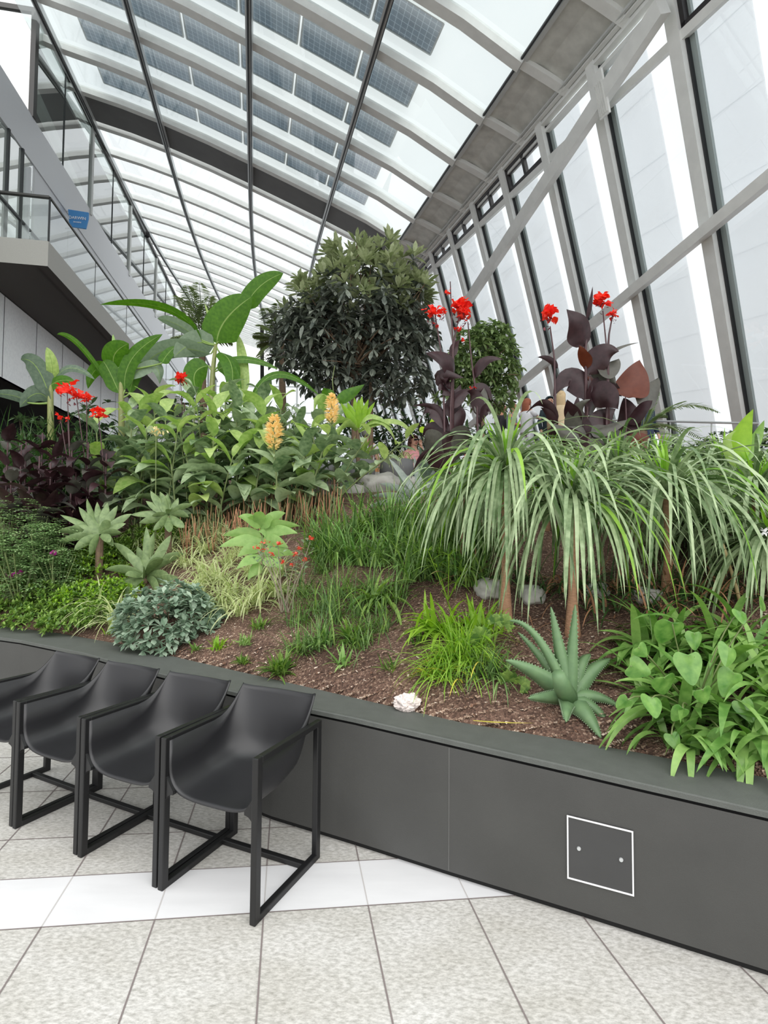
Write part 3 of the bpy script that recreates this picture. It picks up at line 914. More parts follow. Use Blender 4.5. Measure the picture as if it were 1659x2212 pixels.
xa = (FR - FL).normalized(); yaw = math.atan2(xa.y, xa.x)
mid = (FR + FL) / 2 + V((-xa.y, xa.x, 0)) * .237
clab = ['black moulded armchair nearest the hatch, at the right end of the row', 'black moulded armchair second from the right end of the row', 'black moulded armchair third from the right end of the row', 'black armchair cut by the left frame edge, last of the row']
pos = V(mid)
for i in range(4):
    c_ = ch0 if i == 0 else copy_tree(ch0)
    a = yaw - math.radians(1.0) * i
    if i: pos = pos + V((-math.cos(a), -math.sin(a), 0)) * .541
    c_.location = pos; c_.rotation_euler = (0, 0, a); c_['label'] = clab[i]
# ------------------------------------------------------------------ plant parts
def prof_strap(t): return (.55 + .45 * min(1, t * 4)) * (1 - t ** 3) ** .9
def prof_grass(t): return (.7 + .3 * min(1, t * 4)) * (1 - t) ** .55
def prof_lance(t): return max(0, math.sin(PI * t ** .8)) ** .9
def prof_ovate(t): return max(0, math.sin(PI * t ** .62)) ** .85
def prof_obov(t): return max(0, math.sin(PI * t ** 1.5)) ** .8 * .95 + .05 * (1 - t)
def prof_agave(t): return (.45 + .55 * math.sin(min(1, t / .5) * PI / 2)) if t < .5 else max(0, math.cos((t - .5) / .5 * PI / 2)) ** .75
def prof_aloe(t): return (1 - t) ** .7 * (.85 + .15 * math.sin(min(t * 5, 1) * PI / 2))
def prof_heart(t): return max(0, (1 - t)) ** .75 * min(1, .72 + t * 1.6) if t < 1 else 0
def prof_banana(t): return (min(1, t / .16) ** .6) * max(0, 1 - ((t - .16) / .84) ** 3.2 if t > .16 else 1) ** .75
PR = dict(strap=prof_strap, grass=prof_grass, lance=prof_lance, ovate=prof_ovate, obov=prof_obov, agave=prof_agave, aloe=prof_aloe, heart=prof_heart, banana=prof_banana)
Z = V((0, 0, 1))
def leafpts(mb, pts, W_, prof, fold=.2, roll=0.0, mat=0, edge=None, rib=None, wave=0, rng=None, side=None, toothed=0, thick=0, ear=0):
    """a leaf blade along the midline pts; W_ is its half width. edge / rib give other material slots to the margin / midrib"""
    f = PR[prof] if isinstance(prof, str) else prof
    n = len(pts) - 1
    us = [-1, 0, 1]
    if edge is not None: us = [-1, -.42, 0, .42, 1]
    elif rib is not None: us = [-1, -.035, .035, 1]
    elif wave: us = [-1, -.5, 0, .5, 1]
    k = len(us); base = len(mb.v); ph = rng.uniform(0, 6) if rng else 0
    for i, p in enumerate(pts):
        a = pts[max(0, i - 1)]; b = pts[min(n, i + 1)]
        d = b - a
        if d.length < 1e-6: d = V((0, 0, 1))
        d.normalize()
        s_ = (side if side is not None else d.cross(Z))
        if s_.length < .12: s_ = d.cross(V((math.cos(ph), math.sin(ph), .1)))
        s_ = (s_ - d * s_.dot(d)).normalized()
        nn = s_.cross(d)
        if roll: s_, nn = s_ * math.cos(roll) + nn * math.sin(roll), nn * math.cos(roll) - s_ * math.sin(roll)
        t = i / n; w_ = W_ * max(f(t), .012)
        if toothed and i % 2: w_ *= 1 + toothed
        for u in us:
            q = p + s_ * (w_ * u) + nn * (fold * abs(u) * w_)
            if wave: q = q + nn * (wave * W_ * u * math.sin(ph + t * 9 + u))
            if ear and t < .12: q = q - d * (ear * W_ * abs(u) * (1 - t / .12))
            mb.v.append((q.x, q.y, q.z))
    for i in range(n):
        for j in range(k - 1):
            m_ = mat
            if edge is not None and j in (0, 3): m_ = edge
            if rib is not None and j == 1: m_ = rib
            a = base + i * k + j
            mb.f.append((a, a + 1, a + k + 1, a + k)); mb.m.append(m_)
def curve(p0, d0, L, droop, n, rng=None, jit=0):
    """midline of length L leaving p0 along d0 and bending to the ground"""
    d = V(d0).normalized(); p = V(p0); out = [V(p)]; st = L / n
    for i in range(n):
        p = p + d * st; out.append(V(p))
        d = d + V((0, 0, -droop / n))
        if jit: d = d + V((rng.uniform(-jit, jit), rng.uniform(-jit, jit), rng.uniform(-jit, jit)))
        d.normalize()
    return out
def bez(a, b, c, n):
    return [a * (1 - t) ** 2 + b * 2 * t * (1 - t) + c * t * t for t in (i / n for i in range(n + 1))]
def azel(az, el): return V((math.cos(az) * math.cos(el), math.sin(az) * math.cos(el), math.sin(el)))
R_ = random.Random

def tuft(mb, p, n, L, W_, rng, el=(.5, 1.4), droop=(1, 2.2), prof='grass', mat=0, edge=None, segs=7, spread=.03, fold=.25, az=None, wave=0, mats=None, roll=.25):
    for _ in range(n):
        a = rng.uniform(0, 2 * PI) if az is None else rng.uniform(*az)
        l = L * rng.uniform(.6, 1.05)
        q = p + V((rng.gauss(0, spread), rng.gauss(0, spread), -.01))
        pts = curve(q, azel(a, rng.uniform(*el)), l, rng.uniform(*droop), segs)
        leafpts(mb, pts, W_ * rng.uniform(.7, 1.1), prof, fold, rng.uniform(-roll, roll), mat if mats is None else rng.choice(mats), edge, None, wave, rng)

# ------------------------------------------------------------------ plant materials
L_ = leafmat
PM = dict(
 grass=L_('dark_grass', (76, 108, 58), (134, 164, 98)), lime=L_('lime_grass', (120, 165, 60), (168, 202, 84), trans=.35),
 limeb=L_('lime_spear', (128, 172, 50), (160, 198, 66), trans=.35), yellow=L_('yellowed_leaf', (212, 200, 70), (228, 214, 110)),
 pony=L_('drooping_blade', (92, 118, 74), (178, 196, 154), rough=.38, trans=.15), ponyc=L_('crown_spear', (116, 164, 58), (158, 200, 84), trans=.35),
 clivia=L_('clivia_strap', (92, 136, 62), (150, 186, 104), rough=.28, trans=.2), heart=L_('heart_leaf', (84, 132, 60), (152, 192, 104), rough=.22),
 aloe=L_('aloe_flesh', (98, 128, 92), (118, 148, 104), rough=.45, trans=.08), agave=L_('agave_flesh', (84, 108, 68), (136, 156, 106), rough=.42, trans=.1),
 varc=L_('spider_centre', (124, 156, 84), (150, 178, 104)), vare=L_('spider_cream_margin', (226, 228, 172), (240, 240, 200), trans=.3),
 pitt=L_('grey_green_rosette', (112, 138, 114), (176, 194, 172), rough=.4), fern=L_('fine_cut_leaf', (110, 144, 92), (166, 192, 136), trans=.25),
 mat=L_('ground_cover', (78, 114, 50), (150, 180, 92), trans=.3), ginger=L_('ginger_leaf', (92, 118, 82), (172, 190, 150), rough=.28, trans=.22),  # ginger: leaf sheen is mixed into the paler tone
 gingerl=L_('young_ginger_leaf', (136, 170, 88), (192, 212, 134), rough=.30, trans=.35), gstem=L_('ginger_cane', (104, 118, 74), (120, 132, 84), trans=0),
 gflow=L_('ginger_blossom', (242, 214, 146), (252, 234, 184), trans=.25), canna=L_('purple_canna_leaf', (38, 23, 25), (62, 40, 44), rough=.40, trans=.10),
 cannag=L_('green_bronze_canna_leaf', (72, 72, 66), (94, 92, 84), rough=.35, trans=.12), cannar=L_('russet_canna_leaf', (96, 50, 38), (112, 60, 44), rough=.42, trans=.25),
 cstem=L_('purple_cane', (62, 40, 44), (84, 60, 62), trans=0), red=L_('scarlet_petal', (232, 40, 34), (250, 78, 58), trans=.3, rough=.6), bud=L_('dark_bud', (96, 44, 54), (128, 66, 74), trans=0),
 banana=L_('banana_leaf', (62, 104, 34), (98, 144, 48), rough=.4, trans=.4), bananad=L_('dull_banana_leaf', (116, 138, 110), (142, 160, 134), rough=.4, trans=.3), brib=L_('banana_midrib', (128, 156, 78), (140, 166, 92), trans=.1),
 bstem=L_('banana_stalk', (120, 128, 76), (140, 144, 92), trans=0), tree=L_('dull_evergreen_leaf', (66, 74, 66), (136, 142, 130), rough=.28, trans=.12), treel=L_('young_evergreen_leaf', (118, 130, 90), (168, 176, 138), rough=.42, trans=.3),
 tree2=L_('small_bright_leaf', (90, 112, 70), (150, 170, 116), trans=.3), bark=paint('grey_brown_bark', (112, 92, 74), .9, var=.2, vscale=20, bump=.4, bscale=40), caudex=paint('tan_bark', (172, 132, 104), .85, var=.2, vscale=30, bump=.4, bscale=60, stretch=(1, 1, 4)),
 shrub=L_('dark_shrub_leaf', (62, 84, 56), (96, 122, 82), trans=.15), strapd=L_('grey_green_strap', (78, 98, 82), (112, 130, 108), rough=.4), palm=L_('cycad_leaflet', (112, 136, 88), (142, 164, 112)),
 dust=L_('dusty_sword_leaf', (112, 124, 116), (150, 160, 150), rough=.5, trans=.08), dusty=L_('soft_pale_leaf', (128, 168, 92), (162, 194, 118), trans=.3, rough=.5), euph=L_('small_milky_leaf', (130, 156, 120), (160, 182, 148)),
 coral=L_('coral_bract', (226, 84, 70), (240, 112, 92), trans=.2), spike=paint('thorny_stem', (150, 140, 122), .8), purple=L_('magenta_petal', (176, 60, 150), (196, 84, 170)), reed=paint('dry_reddish_stalk', (164, 120, 90), .9), limeround=L_('lime_round_leaf', (176, 214, 40), (196, 228, 60), trans=.45),
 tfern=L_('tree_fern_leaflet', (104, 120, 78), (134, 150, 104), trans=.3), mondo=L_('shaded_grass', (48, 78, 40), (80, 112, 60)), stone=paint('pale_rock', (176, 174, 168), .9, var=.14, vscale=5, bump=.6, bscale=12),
 bamboo=paint('bamboo_cane', (212, 190, 142), .6), pot=paint('grey_stone_planter', (112, 112, 114), .6, var=.08, vscale=5))

PLANTS = []
def plant(name, loc, label, cat, group=None):
    return empty(name, loc, label, cat, group)
def soff(loc): return V(loc)

def aloe_like(name, loc, label, cat, leaves, mats, segs=10, fold=.35, prof='agave', group=None, toothed=0):
    """each entry: tip px,py, tip depth, arch, half width"""
    r = plant(name, loc, label, cat, group)
    for (tx, ty, ty_d, arch, hw, w_m) in leaves:
        tip = at(tx, ty, ty_d); b = V(loc)
        mid = (b + tip) / 2 + Z * arch
        mb = MB()
        leafpts(mb, bez(b, mid, tip, segs), hw, prof, fold, 0, w_m, None, None, 0, R_(1), None, toothed)
        o = mb.build('leaf', mats, r, smooth=True)
        s_ = o.modifiers.new('t', 'SOLIDIFY'); s_.thickness = hw * .18; s_.offset = 0
    return r

def rosette(name, p, label, cat, n, L, W_, mats, seed, group=None, prof='agave', el=(.15, 1.45), droop=.7, fold=.28, segs=8, tilt=None, sep=True):
    rng = R_(seed); r = plant(name, p, label, cat, group)
    for i in range(n):
        t = i / max(1, n - 1)
        a = i * 2.39996 + rng.uniform(-.2, .2)
        e_ = el[0] + (el[1] - el[0]) * t ** 1.1 + rng.uniform(-.08, .08)
        l = L * (1 - .35 * t) * rng.uniform(.88, 1.08)
        mb = MB()
        d = azel(a, e_)
        if tilt is not None: d = (d + tilt).normalized()
        leafpts(mb, curve(p + V((math.cos(a), math.sin(a), 0)) * .01, d, l, droop * rng.uniform(.6, 1.2) * (1 - .6 * t), segs), W_ * rng.uniform(.85, 1.1), prof, fold, rng.uniform(-.15, .15), rng.randrange(len(mats)), None, None, 0, rng)
        mb.build('leaf', mats, r, smooth=True)
    return r

def simple(name, mb, mats, label, cat, group=None, smooth=True, kind=None):
    o = mb.build(name, mats, None, smooth); return tag(o, label, cat, group, kind)

def ginger(p, h, seed, label, lean=0, flower=False, group='ginger plants massed behind the spider plants', leafL=.42, nl=9, young=.25, az0=None, name='ginger_plant'):
    rng = R_(seed); r = plant(name, p, label, 'ginger plant', group if not flower else None)
    top = p + V((lean, rng.uniform(-.05, .05), h))
    st = MB(); line = bez(p - Z * .05, p.lerp(top, .5) + V((-lean * .15, 0, 0)), top, 6); st.tube(line, [.013, .013, .012, .011, .010, .009, .007], 6)
    st.build('stem', PM['gstem'], r, smooth=True)
    lf = MB(); a0 = rng.uniform(0, PI) if az0 is None else az0
    for i in range(nl):
        t = .28 + .70 * i / (nl - 1); q = line[0].lerp(line[-1], t); k = min(5, int(t * 6)); q = line[k].lerp(line[k + 1], t * 6 - k)
        a = a0 + (i % 2) * PI + rng.uniform(-.5, .5)
        l = leafL * rng.uniform(.75, 1.1) * (.75 + .35 * math.sin(PI * min(t, .9)))
        yng = t > .86 and rng.random() < .5 or rng.random() < young * t
        pts = curve(q, azel(a, rng.uniform(.35, .9) if t < .9 else 1.1), l, rng.uniform(1.0, 1.9), 8, rng, .03)
        leafpts(lf, pts, l * rng.uniform(.17, .23), 'lance', .28, rng.uniform(-.4, .4), 1 if yng else 0, None, None, .09, rng)
    lf.build('foliage', [PM['ginger'], PM['gingerl']], r, smooth=True)
    if flower:
        fl_ = MB(); H = flower
        for i in range(300):
            t = rng.random(); a = rng.uniform(0, 2 * PI); q = top + Z * (H * t)
            rr = H * .30 * (math.sin(PI * min(.95, t * .8 + .15)) ** .6)
            d = azel(a, rng.uniform(.0, .9))
            leafpts(fl_, curve(q + d * rr * .35, d, rr * rng.uniform(.5, .8), .2, 3), H * .036, 'ovate', .2, rng.uniform(-1, 1), 0, None, None, 0, rng)
        fl_.tube([top, top + Z * H], [.012, .005], 6, 1)
        fl_.build('flower_spike', [PM['gflow'], PM['gstem']], r, smooth=True)
    return r

def canna_flower(mb, p, s_, rng, n=22, mat=0, bmat=1, spill=1.0):
    for i in range(n):
        a = rng.uniform(0, 2 * PI); q = p + V((rng.gauss(0, .30), rng.gauss(0, .30), rng.uniform(-.4, .45))) * s_ * .8
        d = azel(a, rng.uniform(-.3, 1.2)); l = s_ * rng.uniform(.45, .75)
        leafpts(mb, curve(q, d, l, rng.uniform(.2, 1.5), 5), l * rng.uniform(.30, .42), 'ovate', rng.uniform(-.2, .4), rng.uniform(-1, 1), mat, None, None, .25, rng)
    for i in range(int(8 * spill)):
        q = p + V((rng.gauss(0, .22), rng.gauss(0, .22), rng.uniform(-1.3, -.3))) * s_
        leafpts(mb, curve(q, azel(rng.uniform(0, 6), rng.uniform(.2, 1.3)), s_ * .35, .3, 3), s_ * .07, 'lance', .5, 0, bmat, None, None, 0, rng)

def stemtube(mb, pts, r0, r1, mat=0, k=6):
    n = len(pts); mb.tube(pts, [r0 + (r1 - r0) * i / (n - 1) for i in range(n)], k, mat)

def traced_leaf(mb, base, mid, tip, hw, prof='ovate', mat=0, roll=0, fold=.15, rib=None, wave=0, rng=None, segs=12, face=True, edge=None):
    """base/mid/tip are world points; the blade is turned to lie across the line of sight, then rolled"""
    pts = bez(base, mid * 2 - (base + tip) / 2, tip, segs)
    side = None
    if face:
        d = (tip - base).normalized(); v = ((base + tip) / 2 - CAM).normalized(); side = d.cross(v)
        if roll:
            nn = side.normalized().cross(d); side = side.normalized() * math.cos(roll) + nn * math.sin(roll)
        roll = 0
    leafpts(mb, pts, hw, prof, fold, roll, mat, edge, rib, wave, rng, side)

def tree_crown(blobs, Y0, n, L, W_, seed, per=(6, 9), topfrac=660, mats=2, prof='obov', segs=4, el=(-.5, .7), youngp=.85, depth=1.0, fill=.55, cap=None):
    """leaf whorls spread through overlapping round masses"""
    rng = R_(seed); mb = MB(); tips = []
    area = [rx * ry for (_, _, rx, ry) in blobs]
    for _ in range(n):
        b = rng.choices(range(len(blobs)), area)[0]; cx, cy, rx, ry = blobs[b]
        while True:
            u, v, w_ = rng.uniform(-1, 1), rng.uniform(-1, 1), rng.uniform(-1, 1)
            rr = u * u + v * v + w_ * w_
            if rr < 1 and rr ** .5 > fill * rng.random() ** .5: break
        dY = w_ * rx / F_PX * Y0 * depth
        p = at(cx + u * rx, cy + v * ry, Y0) + V((0, dY, 0))
        tips.append(p)
        ctr_ = at(cx, cy, Y0); out = (p - ctr_); out = out.normalized() if out.length > 1e-3 else Z
        up = (Z * .7 + out * .8).normalized()
        k = rng.randint(*per)
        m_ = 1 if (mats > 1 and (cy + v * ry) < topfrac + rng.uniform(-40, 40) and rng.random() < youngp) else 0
        for i in range(k):
            a = i * 2 * PI / k + rng.uniform(-.3, .3); e_ = rng.uniform(*el) + (.5 if m_ else 0)
            x = up.cross(V((0, 1, .1))).normalized(); y = up.cross(x)
            d = (x * math.cos(a) + y * math.sin(a)) * math.cos(e_) + up * math.sin(e_)
            l = L * rng.uniform(.7, 1.15)
            leafpts(mb, curve(p, d, l, rng.uniform(.3, 1.1) * (0 if m_ else 1), segs), W_ * rng.uniform(.8, 1.1), prof, .25, rng.uniform(-.3, .3), m_, None, None, 0, rng)
    return mb, tips

def branches(mb, base, fork, tips, rng, n=14, r0=.05, mat=0):
    stemtube(mb, bez(base - Z * .1, base.lerp(fork, .5) + V((.05, 0, 0)), fork, 6), r0, r0 * .65, mat, 8)
    for _ in range(n):
        t = rng.choice(tips); m_ = fork.lerp(t, .5) + V((rng.uniform(-.15, .15), rng.uniform(-.15, .15), rng.uniform(-.05, .2)))
        stemtube(mb, bez(fork, m_, t, 5), r0 * .42, .006, mat, 5)

def shrub(name, p, rx, rz, n, L, W_, mats, seed, label, cat, group=None, prof='lance', per=(3, 5), segs=3, ry=None, stem=True, el=(-.2, 1.0), dens=.35, droop=.7, tilt=0):
    """leafy mound on the ground"""
    rng = R_(seed); r = plant(name, p, label, cat, group); mb = MB(); ry = ry or rx; tips = []
    for _ in range(n):
        while True:
            u, v, w_ = rng.uniform(-1, 1), rng.uniform(-1, 1), rng.uniform(-.15, 1)
            rr = u * u + v * v + w_ * w_
            if dens < rr < 1: break
        q = p + V((u * rx, v * ry, w_ * rz)); q.z = max(q.z, terrain(q.x, q.y) + .02); tips.append(q)
        up = (V((u * .8, v * .8, w_ * .8 + .5))).normalized(); x = up.cross(V((0, 1, .1))).normalized(); y = up.cross(x); k = rng.randint(*per)
        for i in range(k):
            a = i * 2 * PI / k + rng.uniform(-.4, .4); e_ = rng.uniform(*el)
            d = (x * math.cos(a) + y * math.sin(a)) * math.cos(e_) + up * math.sin(e_)
            leafpts(mb, curve(q, d, L * rng.uniform(.65, 1.15), droop * rng.uniform(.3, 1.2), segs), W_ * rng.uniform(.8, 1.15), prof, .22, 0, rng.randrange(len(mats)), None, None, 0, rng)
    mb.build('foliage', mats, r, smooth=True)
    if stem:
        st = MB()
        for _ in range(9):
            t = rng.choice(tips); stemtube(st, bez(p + V((rng.gauss(0, .02), rng.gauss(0, .02), -.03)), p.lerp(t, .4) + Z * .04, t, 4), .008, .003, 0, 5)
        st.build('stem', PM['bark'], r, smooth=True)
    return r

def frond(mb, pts, L, W_, rng, n=26, mat=0, droop=.5, rmat=1, r0=.008, ang=1.1):
    """feather leaf: rachis with a leaflet either side"""
    stemtube(mb, pts, r0, r0 * .3, rmat, 5)
    m_ = len(pts) - 1
    for i in range(n):
        t = .12 + .86 * i / n; k = min(m_ - 1, int(t * m_)); q = pts[k].lerp(pts[k + 1], t * m_ - k)
        d = (pts[k + 1] - pts[k]).normalized(); s_ = d.cross(Z)
        if s_.length < .1: s_ = V((1, 0, 0))
        s_.normalize(); l = L * math.sin(PI * (t * .85 + .12)) ** .7
        for sg_ in (-1, 1):
            dd = (d * math.cos(ang) + s_ * sg_ * math.sin(ang) + Z * rng.uniform(-.05, .15)).normalized()
            leafpts(mb, curve(q, dd, l * rng.uniform(.9, 1.05), droop, 3), W_, 'lance', .2, 0, mat, None, None, 0, rng)

def rock(name, p, sx, sy, sz, seed, label, group=None):
    rng = R_(seed); bm = bmesh.new(); bmesh.ops.create_icosphere(bm, subdivisions=4, radius=1)
    for v in bm.verts:
        c_ = v.co.copy(); c_ = V([math.copysign(abs(x) ** .75, x) for x in c_])
        k = 1 + .30 * noise.noise(c_ * 1.3 + V((seed, 0, 0))) + .08 * noise.noise(c_ * 4 + V((0, seed, 0)))
        v.co = V((c_.x * sx * k, c_.y * sy * k, c_.z * sz * k))
    me = bpy.data.meshes.new(name); bm.to_mesh(me); bm.free(); me.materials.append(PM['stone'])
    for f_ in me.polygons: f_.use_smooth = True
    o = bpy.data.objects.new(name, me); C.objects.link(o); o.location = p; o.rotation_euler = (0, 0, rng.uniform(0, 6))
    return tag(o, label, 'rock', group)
# ================================================================== planting
chips()
def zp(px, py, Y): return at(px, py, Y).z
def S1(x, y): return (150 + x / 2.552, 1080 + y / 2.552)
def S2(x, y): return (400 + x / 2.9625, 860 + y / 2.9625)
def S3(x, y): return (x / 2.9625, 300 + y / 2.9625)
def S4(x, y): return (560 + x / 2.9625, 480 + y / 2.9625)
def S5(x, y): return (1100 + x / 2.968, 560 + y / 2.968)
def S6(x, y): return (900 + x / 2.186, 1000 + y / 2.186)
def S7(x, y): return (x / 2.9625, 780 + y / 2.9625)

# ---- aloe by the right of the bed
ap = gpx(1228, 1522); AY = ap.y
r = plant('aloe', ap, 'large spiny aloe with thick grey-green leaves beside the coping', 'aloe')
for (x, y, dY, arch, hw) in ((635, 680, .10, 0, .045), (750, 670, .05, .0, .040), (440, 745, .15, .10, .028), (420, 930, -.02, .02, .056), (915, 925, .10, .03, .055), (525, 1110, -.08, .0, .040),
                         (955, 1150, -.05, .03, .040), (870, 1300, -.22, .03, .058), (705, 1225, -.22, .02, .042), (560, 900, .2, .06, .045), (820, 905, .14, .05, .045), (930, 1260, -.12, .04, .035), (480, 800, .25, .02, .03)):
    tip = at(*S6(x, y), AY + dY); b_ = ap + Z * .03 + (tip - ap).normalized() * .02; mb = MB()
    traced_leaf(mb, b_, (b_ + tip) / 2 + Z * arch, tip, hw, 'aloe', 0, .25, .45, segs=22, rng=R_(1))
    # toothed margin
    for i in range(2, 21):
        for s_ in (0, 2):
            a = V(mb.v[i * 3 + s_]); c_ = V(mb.v[i * 3 + 1]); nx = V(mb.v[min(21, i + 1) * 3 + s_])
            o_ = (a - c_).normalized() * .007
            n0 = len(mb.v); mb.v += [tuple(a), tuple(a.lerp(nx, .5)), tuple(a.lerp(nx, .25) + o_)]; mb.face((n0, n0 + 1, n0 + 2), 1)
    o = mb.build('leaf', [PM['aloe'], PM['euph']], r, smooth=True)
    so_ = o.modifiers.new('t', 'SOLIDIFY'); so_.thickness = .012; so_.offset = 0
mb = MB(); t_ = at(*S6(668, 1000), AY - .16); mb.tube([ap + Z * .03, ap.lerp(t_, .6), t_], [.05, .045, .032], 8); o = mb.build('leaf', PM['aloe'], r, smooth=True); o['label'] = 'cut leaf stub with brown end'

# ---- agave rosettes on the left
def agave(base, dep, tips, hw, label, segs=9):
    dep = gpx(base[0], base[1] + 16).y if base[1] > 1200 else dep; p = gp(base[0], dep); c_ = at(base[0], base[1], dep); r = plant('agave', p, label, 'agave', 'soft grey-green agaves')
    mb = MB(); mb.tube([p - Z * .03, c_ - Z * .02], [.04, .035], 8); mb.build('stem', PM['bark'], r)
    rg = R_(int(base[0])); extra = [((x + base[0]) / 2 + rg.uniform(-30, 30) , (y + base[1]) / 2 + rg.uniform(-28, 8), dy + rg.uniform(-.15, .15), bow) for (x, y, dy, bow) in tips]
    for i, (x, y, dy, bow) in enumerate(tips + extra[::2]):
        tip = at(x, y, dep + dy + rg.uniform(-.06, .06)); mb = MB(); b_ = c_ + (tip - c_) * .04
        traced_leaf(mb, b_, (b_ + tip) / 2 + Z * bow, tip, hw * rg.uniform(.66, .86), 'agave', 0, rg.uniform(-.8, .8), .42, segs=segs, rng=R_(i))
        o = mb.build('leaf', PM['agave'], r, smooth=True)
    return r
agave((315, 1245), 4.75, [(244, 1172, .1, .03), (316, 1137, .15, 0), (333, 1150, .2, 0), (369, 1156, .1, .02), (226, 1231, -.1, .03), (216, 1297, -.25, .03), (398, 1196, .1, .04), (418, 1276, -.1, .06), (392, 1292, -.25, .05), (270, 1288, -.3, .02), (345, 1300, -.35, .05), (296, 1180, .3, .0), (350, 1205, -.1, .02), (262, 1262, -.2, .0)], .066, 'front soft-leaved agave behind the grey-green round-leaved shrub')
agave((216, 1155), 5.6, [(130, 1112, 0, .02), (188, 1077, .2, 0), (210, 1084, .2, 0), (232, 1086, .2, 0), (254, 1092, .2, 0), (284, 1110, .1, .02), (272, 1131, 0, .02), (126, 1172, -.1, .02), (160, 1188, -.2, .02), (194, 1198, -.3, 0), (245, 1180, -.2, .02), (150, 1140, -.05, .02), (170, 1095, .1, 0), (262, 1150, -.05, 0), (120, 1150, 0, .03)], .058, 'left agave in front of the purple canna leaves')
agave((364, 1112), 5.85, [(315, 1082, 0, 0), (281, 1112, 0, .02), (325, 1060, .1, 0), (345, 1062, .2, 0), (362, 1066, .2, 0), (385, 1075, .1, 0), (417, 1090, 0, .02), (408, 1117, 0, .02), (331, 1146, -.2, 0), (366, 1150, -.3, 0), (300, 1130, -.1, .0), (398, 1140, -.15, 0)], .056, 'upper agave close under the ginger leaves')

# ---- grey-green round-leaved shrub by the chairs
p = gpx(362, 1375)
shrub('rosette_shrub', p, .45, .42, 310, .085, .020, [PM['pitt']], 11, 'round grey-green shrub of leaf rosettes at the coping behind chairs', 'shrub', None, 'obov', (6, 8), 3, ry=.34, el=(.0, .7), dens=.5, droop=.3)

# ---- variegated spider plants
SP = [(596, 1300, 'right-hand'), (556, 1322, 'lowest'), (500, 1300, None), (545, 1262, None), (492, 1240, None), (440, 1262, None), (446, 1212, None), (400, 1192, None), (372, 1172, None), (430, 1172, None),
      (470, 1178, None), (520, 1215, None), (345, 1195, None), (400, 1238, None), (478, 1330, None), (520, 1345, None), (455, 1150, None), (300, 1190, None), (600, 1262, None), (505, 1190, None), (330, 1168, None), (385, 1152, None), (415, 1148, None), (360, 1150, None), (250, 1368, None), (215, 1345, None), (425, 1300, None), (470, 1275, None), (360, 1215, None)]
for i, (x, y, w_) in enumerate(SP):
    p = gpx(x, y - 12); rng = R_(50 + i); mb = MB()
    tuft(mb, p, 64, .44, .0100, rng, el=(.6, 1.4), droop=(1.6, 2.9), prof='grass', mat=0, edge=1, segs=8, spread=.03, fold=.15)
    lab = {None: 'cream-edged spider plant in the arching drift between agaves and red-flowered spurge', 'right-hand': 'cream-edged spider plant nearest the red-flowered spurge', 'lowest': 'lowest cream-edged spider plant, blades hanging over bare soil'}[w_]
    g_ = 'cream-edged spider plants in the drift'
    if (x, y) in ((250, 1368), (215, 1345)): lab = 'yellowish spider plant left of the grey-green rosette shrub'; g_ = 'yellowish spider plants by the coping'
    simple('spider_plant', mb, [PM['varc'], PM['vare']], lab, 'spider plant', g_)

# ---- pale broad-leaved plant and the red spurge
def leafy(base, cen, dep, tips, hwpx, mat, name, label, cat, prof='ovate', sm='gstem'):
    p = gpx(*base) if dep is None else gp(base[0], dep)
    Y = p.y; r = plant(name, p, label, cat); c_ = at(cen[0], cen[1], Y)
    mb = MB(); stemtube(mb, bez(p - Z * .03, (p + c_) / 2 + V((.02, 0, 0)), c_, 5), .012, .007); mb.build('stem', PM[sm], r, smooth=True)
    for i, (x, y, h_) in enumerate(tips):
        d_ = ((i * 5) % 7 - 3) * .03; tip = at(x, y, Y - .08 + d_); q = p.lerp(c_, h_); mb = MB()
        traced_leaf(mb, q, (q + tip) / 2 + Z * .03, tip, hwpx / F_PX * Y, prof, 0, (-.5 + ((i * 3) % 5) * .25), .2, None, .05, R_(i), 10)
        mb.build('leaf', mat, r, smooth=True)
    return r, c_
leafy((566, 1285), (566, 1140), None, [(515, 1116, 1), (481, 1157, .85), (473, 1182, .8), (535, 1118, 1), (617, 1108, 1), (648, 1137, .95), (643, 1152, .9), (624, 1184, .8), (576, 1164, 1), (513, 1203, .7), (510, 1230, .55), (569, 1186, .85), (535, 1253, .4), (590, 1122, 1), (552, 1106, 1), (600, 1150, .9), (610, 1230, .5), (640, 1200, .6)], 13.5, [PM['dusty']], 'broad_leaved_plant', 'pale green soft broad-leaved plant above the red-flowered spurge', 'plant')
p = gpx(618, 1325); YE_ = p.y; r = plant('spurge', p, 'thin-stemmed spurge with small coral red flower clusters', 'plant')
st, lf, rng = MB(), MB(), R_(5)
FLW = [(555, 1182), (569, 1188), (587, 1197), (572, 1171), (601, 1177), (613, 1214), (633, 1220), (645, 1184), (640, 1198), (660, 1209), (670, 1164)]
for (x, y) in FLW:
    t_ = at(x, y + 5, YE_ + rng.uniform(-.12, .12)); stemtube(st, bez(p + V((rng.gauss(0, .04), 0, 0)), p.lerp(t_, .6) + V((rng.uniform(-.05, .05), 0, 0)), t_, 5), .005, .0025)
    fm = MB()
    for _ in range(16): leafpts(fm, curve(t_ + V((rng.gauss(0, .014), rng.gauss(0, .012), rng.uniform(0, .03))), azel(rng.uniform(0, 6.3), rng.uniform(0, 1.2)), .022, .3, 3), .010, 'ovate', .2, 0, 0, None, None, 0, rng)
    fm.build('flower_cluster', [PM['coral']], r, smooth=True)
    for _ in range(9):
        q = t_ - Z * rng.uniform(.0, .10) + V((rng.gauss(0, .03), rng.gauss(0, .03), 0)); leafpts(lf, curve(q, azel(rng.uniform(0, 6.3), rng.uniform(0, .8)), .055, .5, 4), .014, 'obov', .2, 0, 0, None, None, 0, rng)
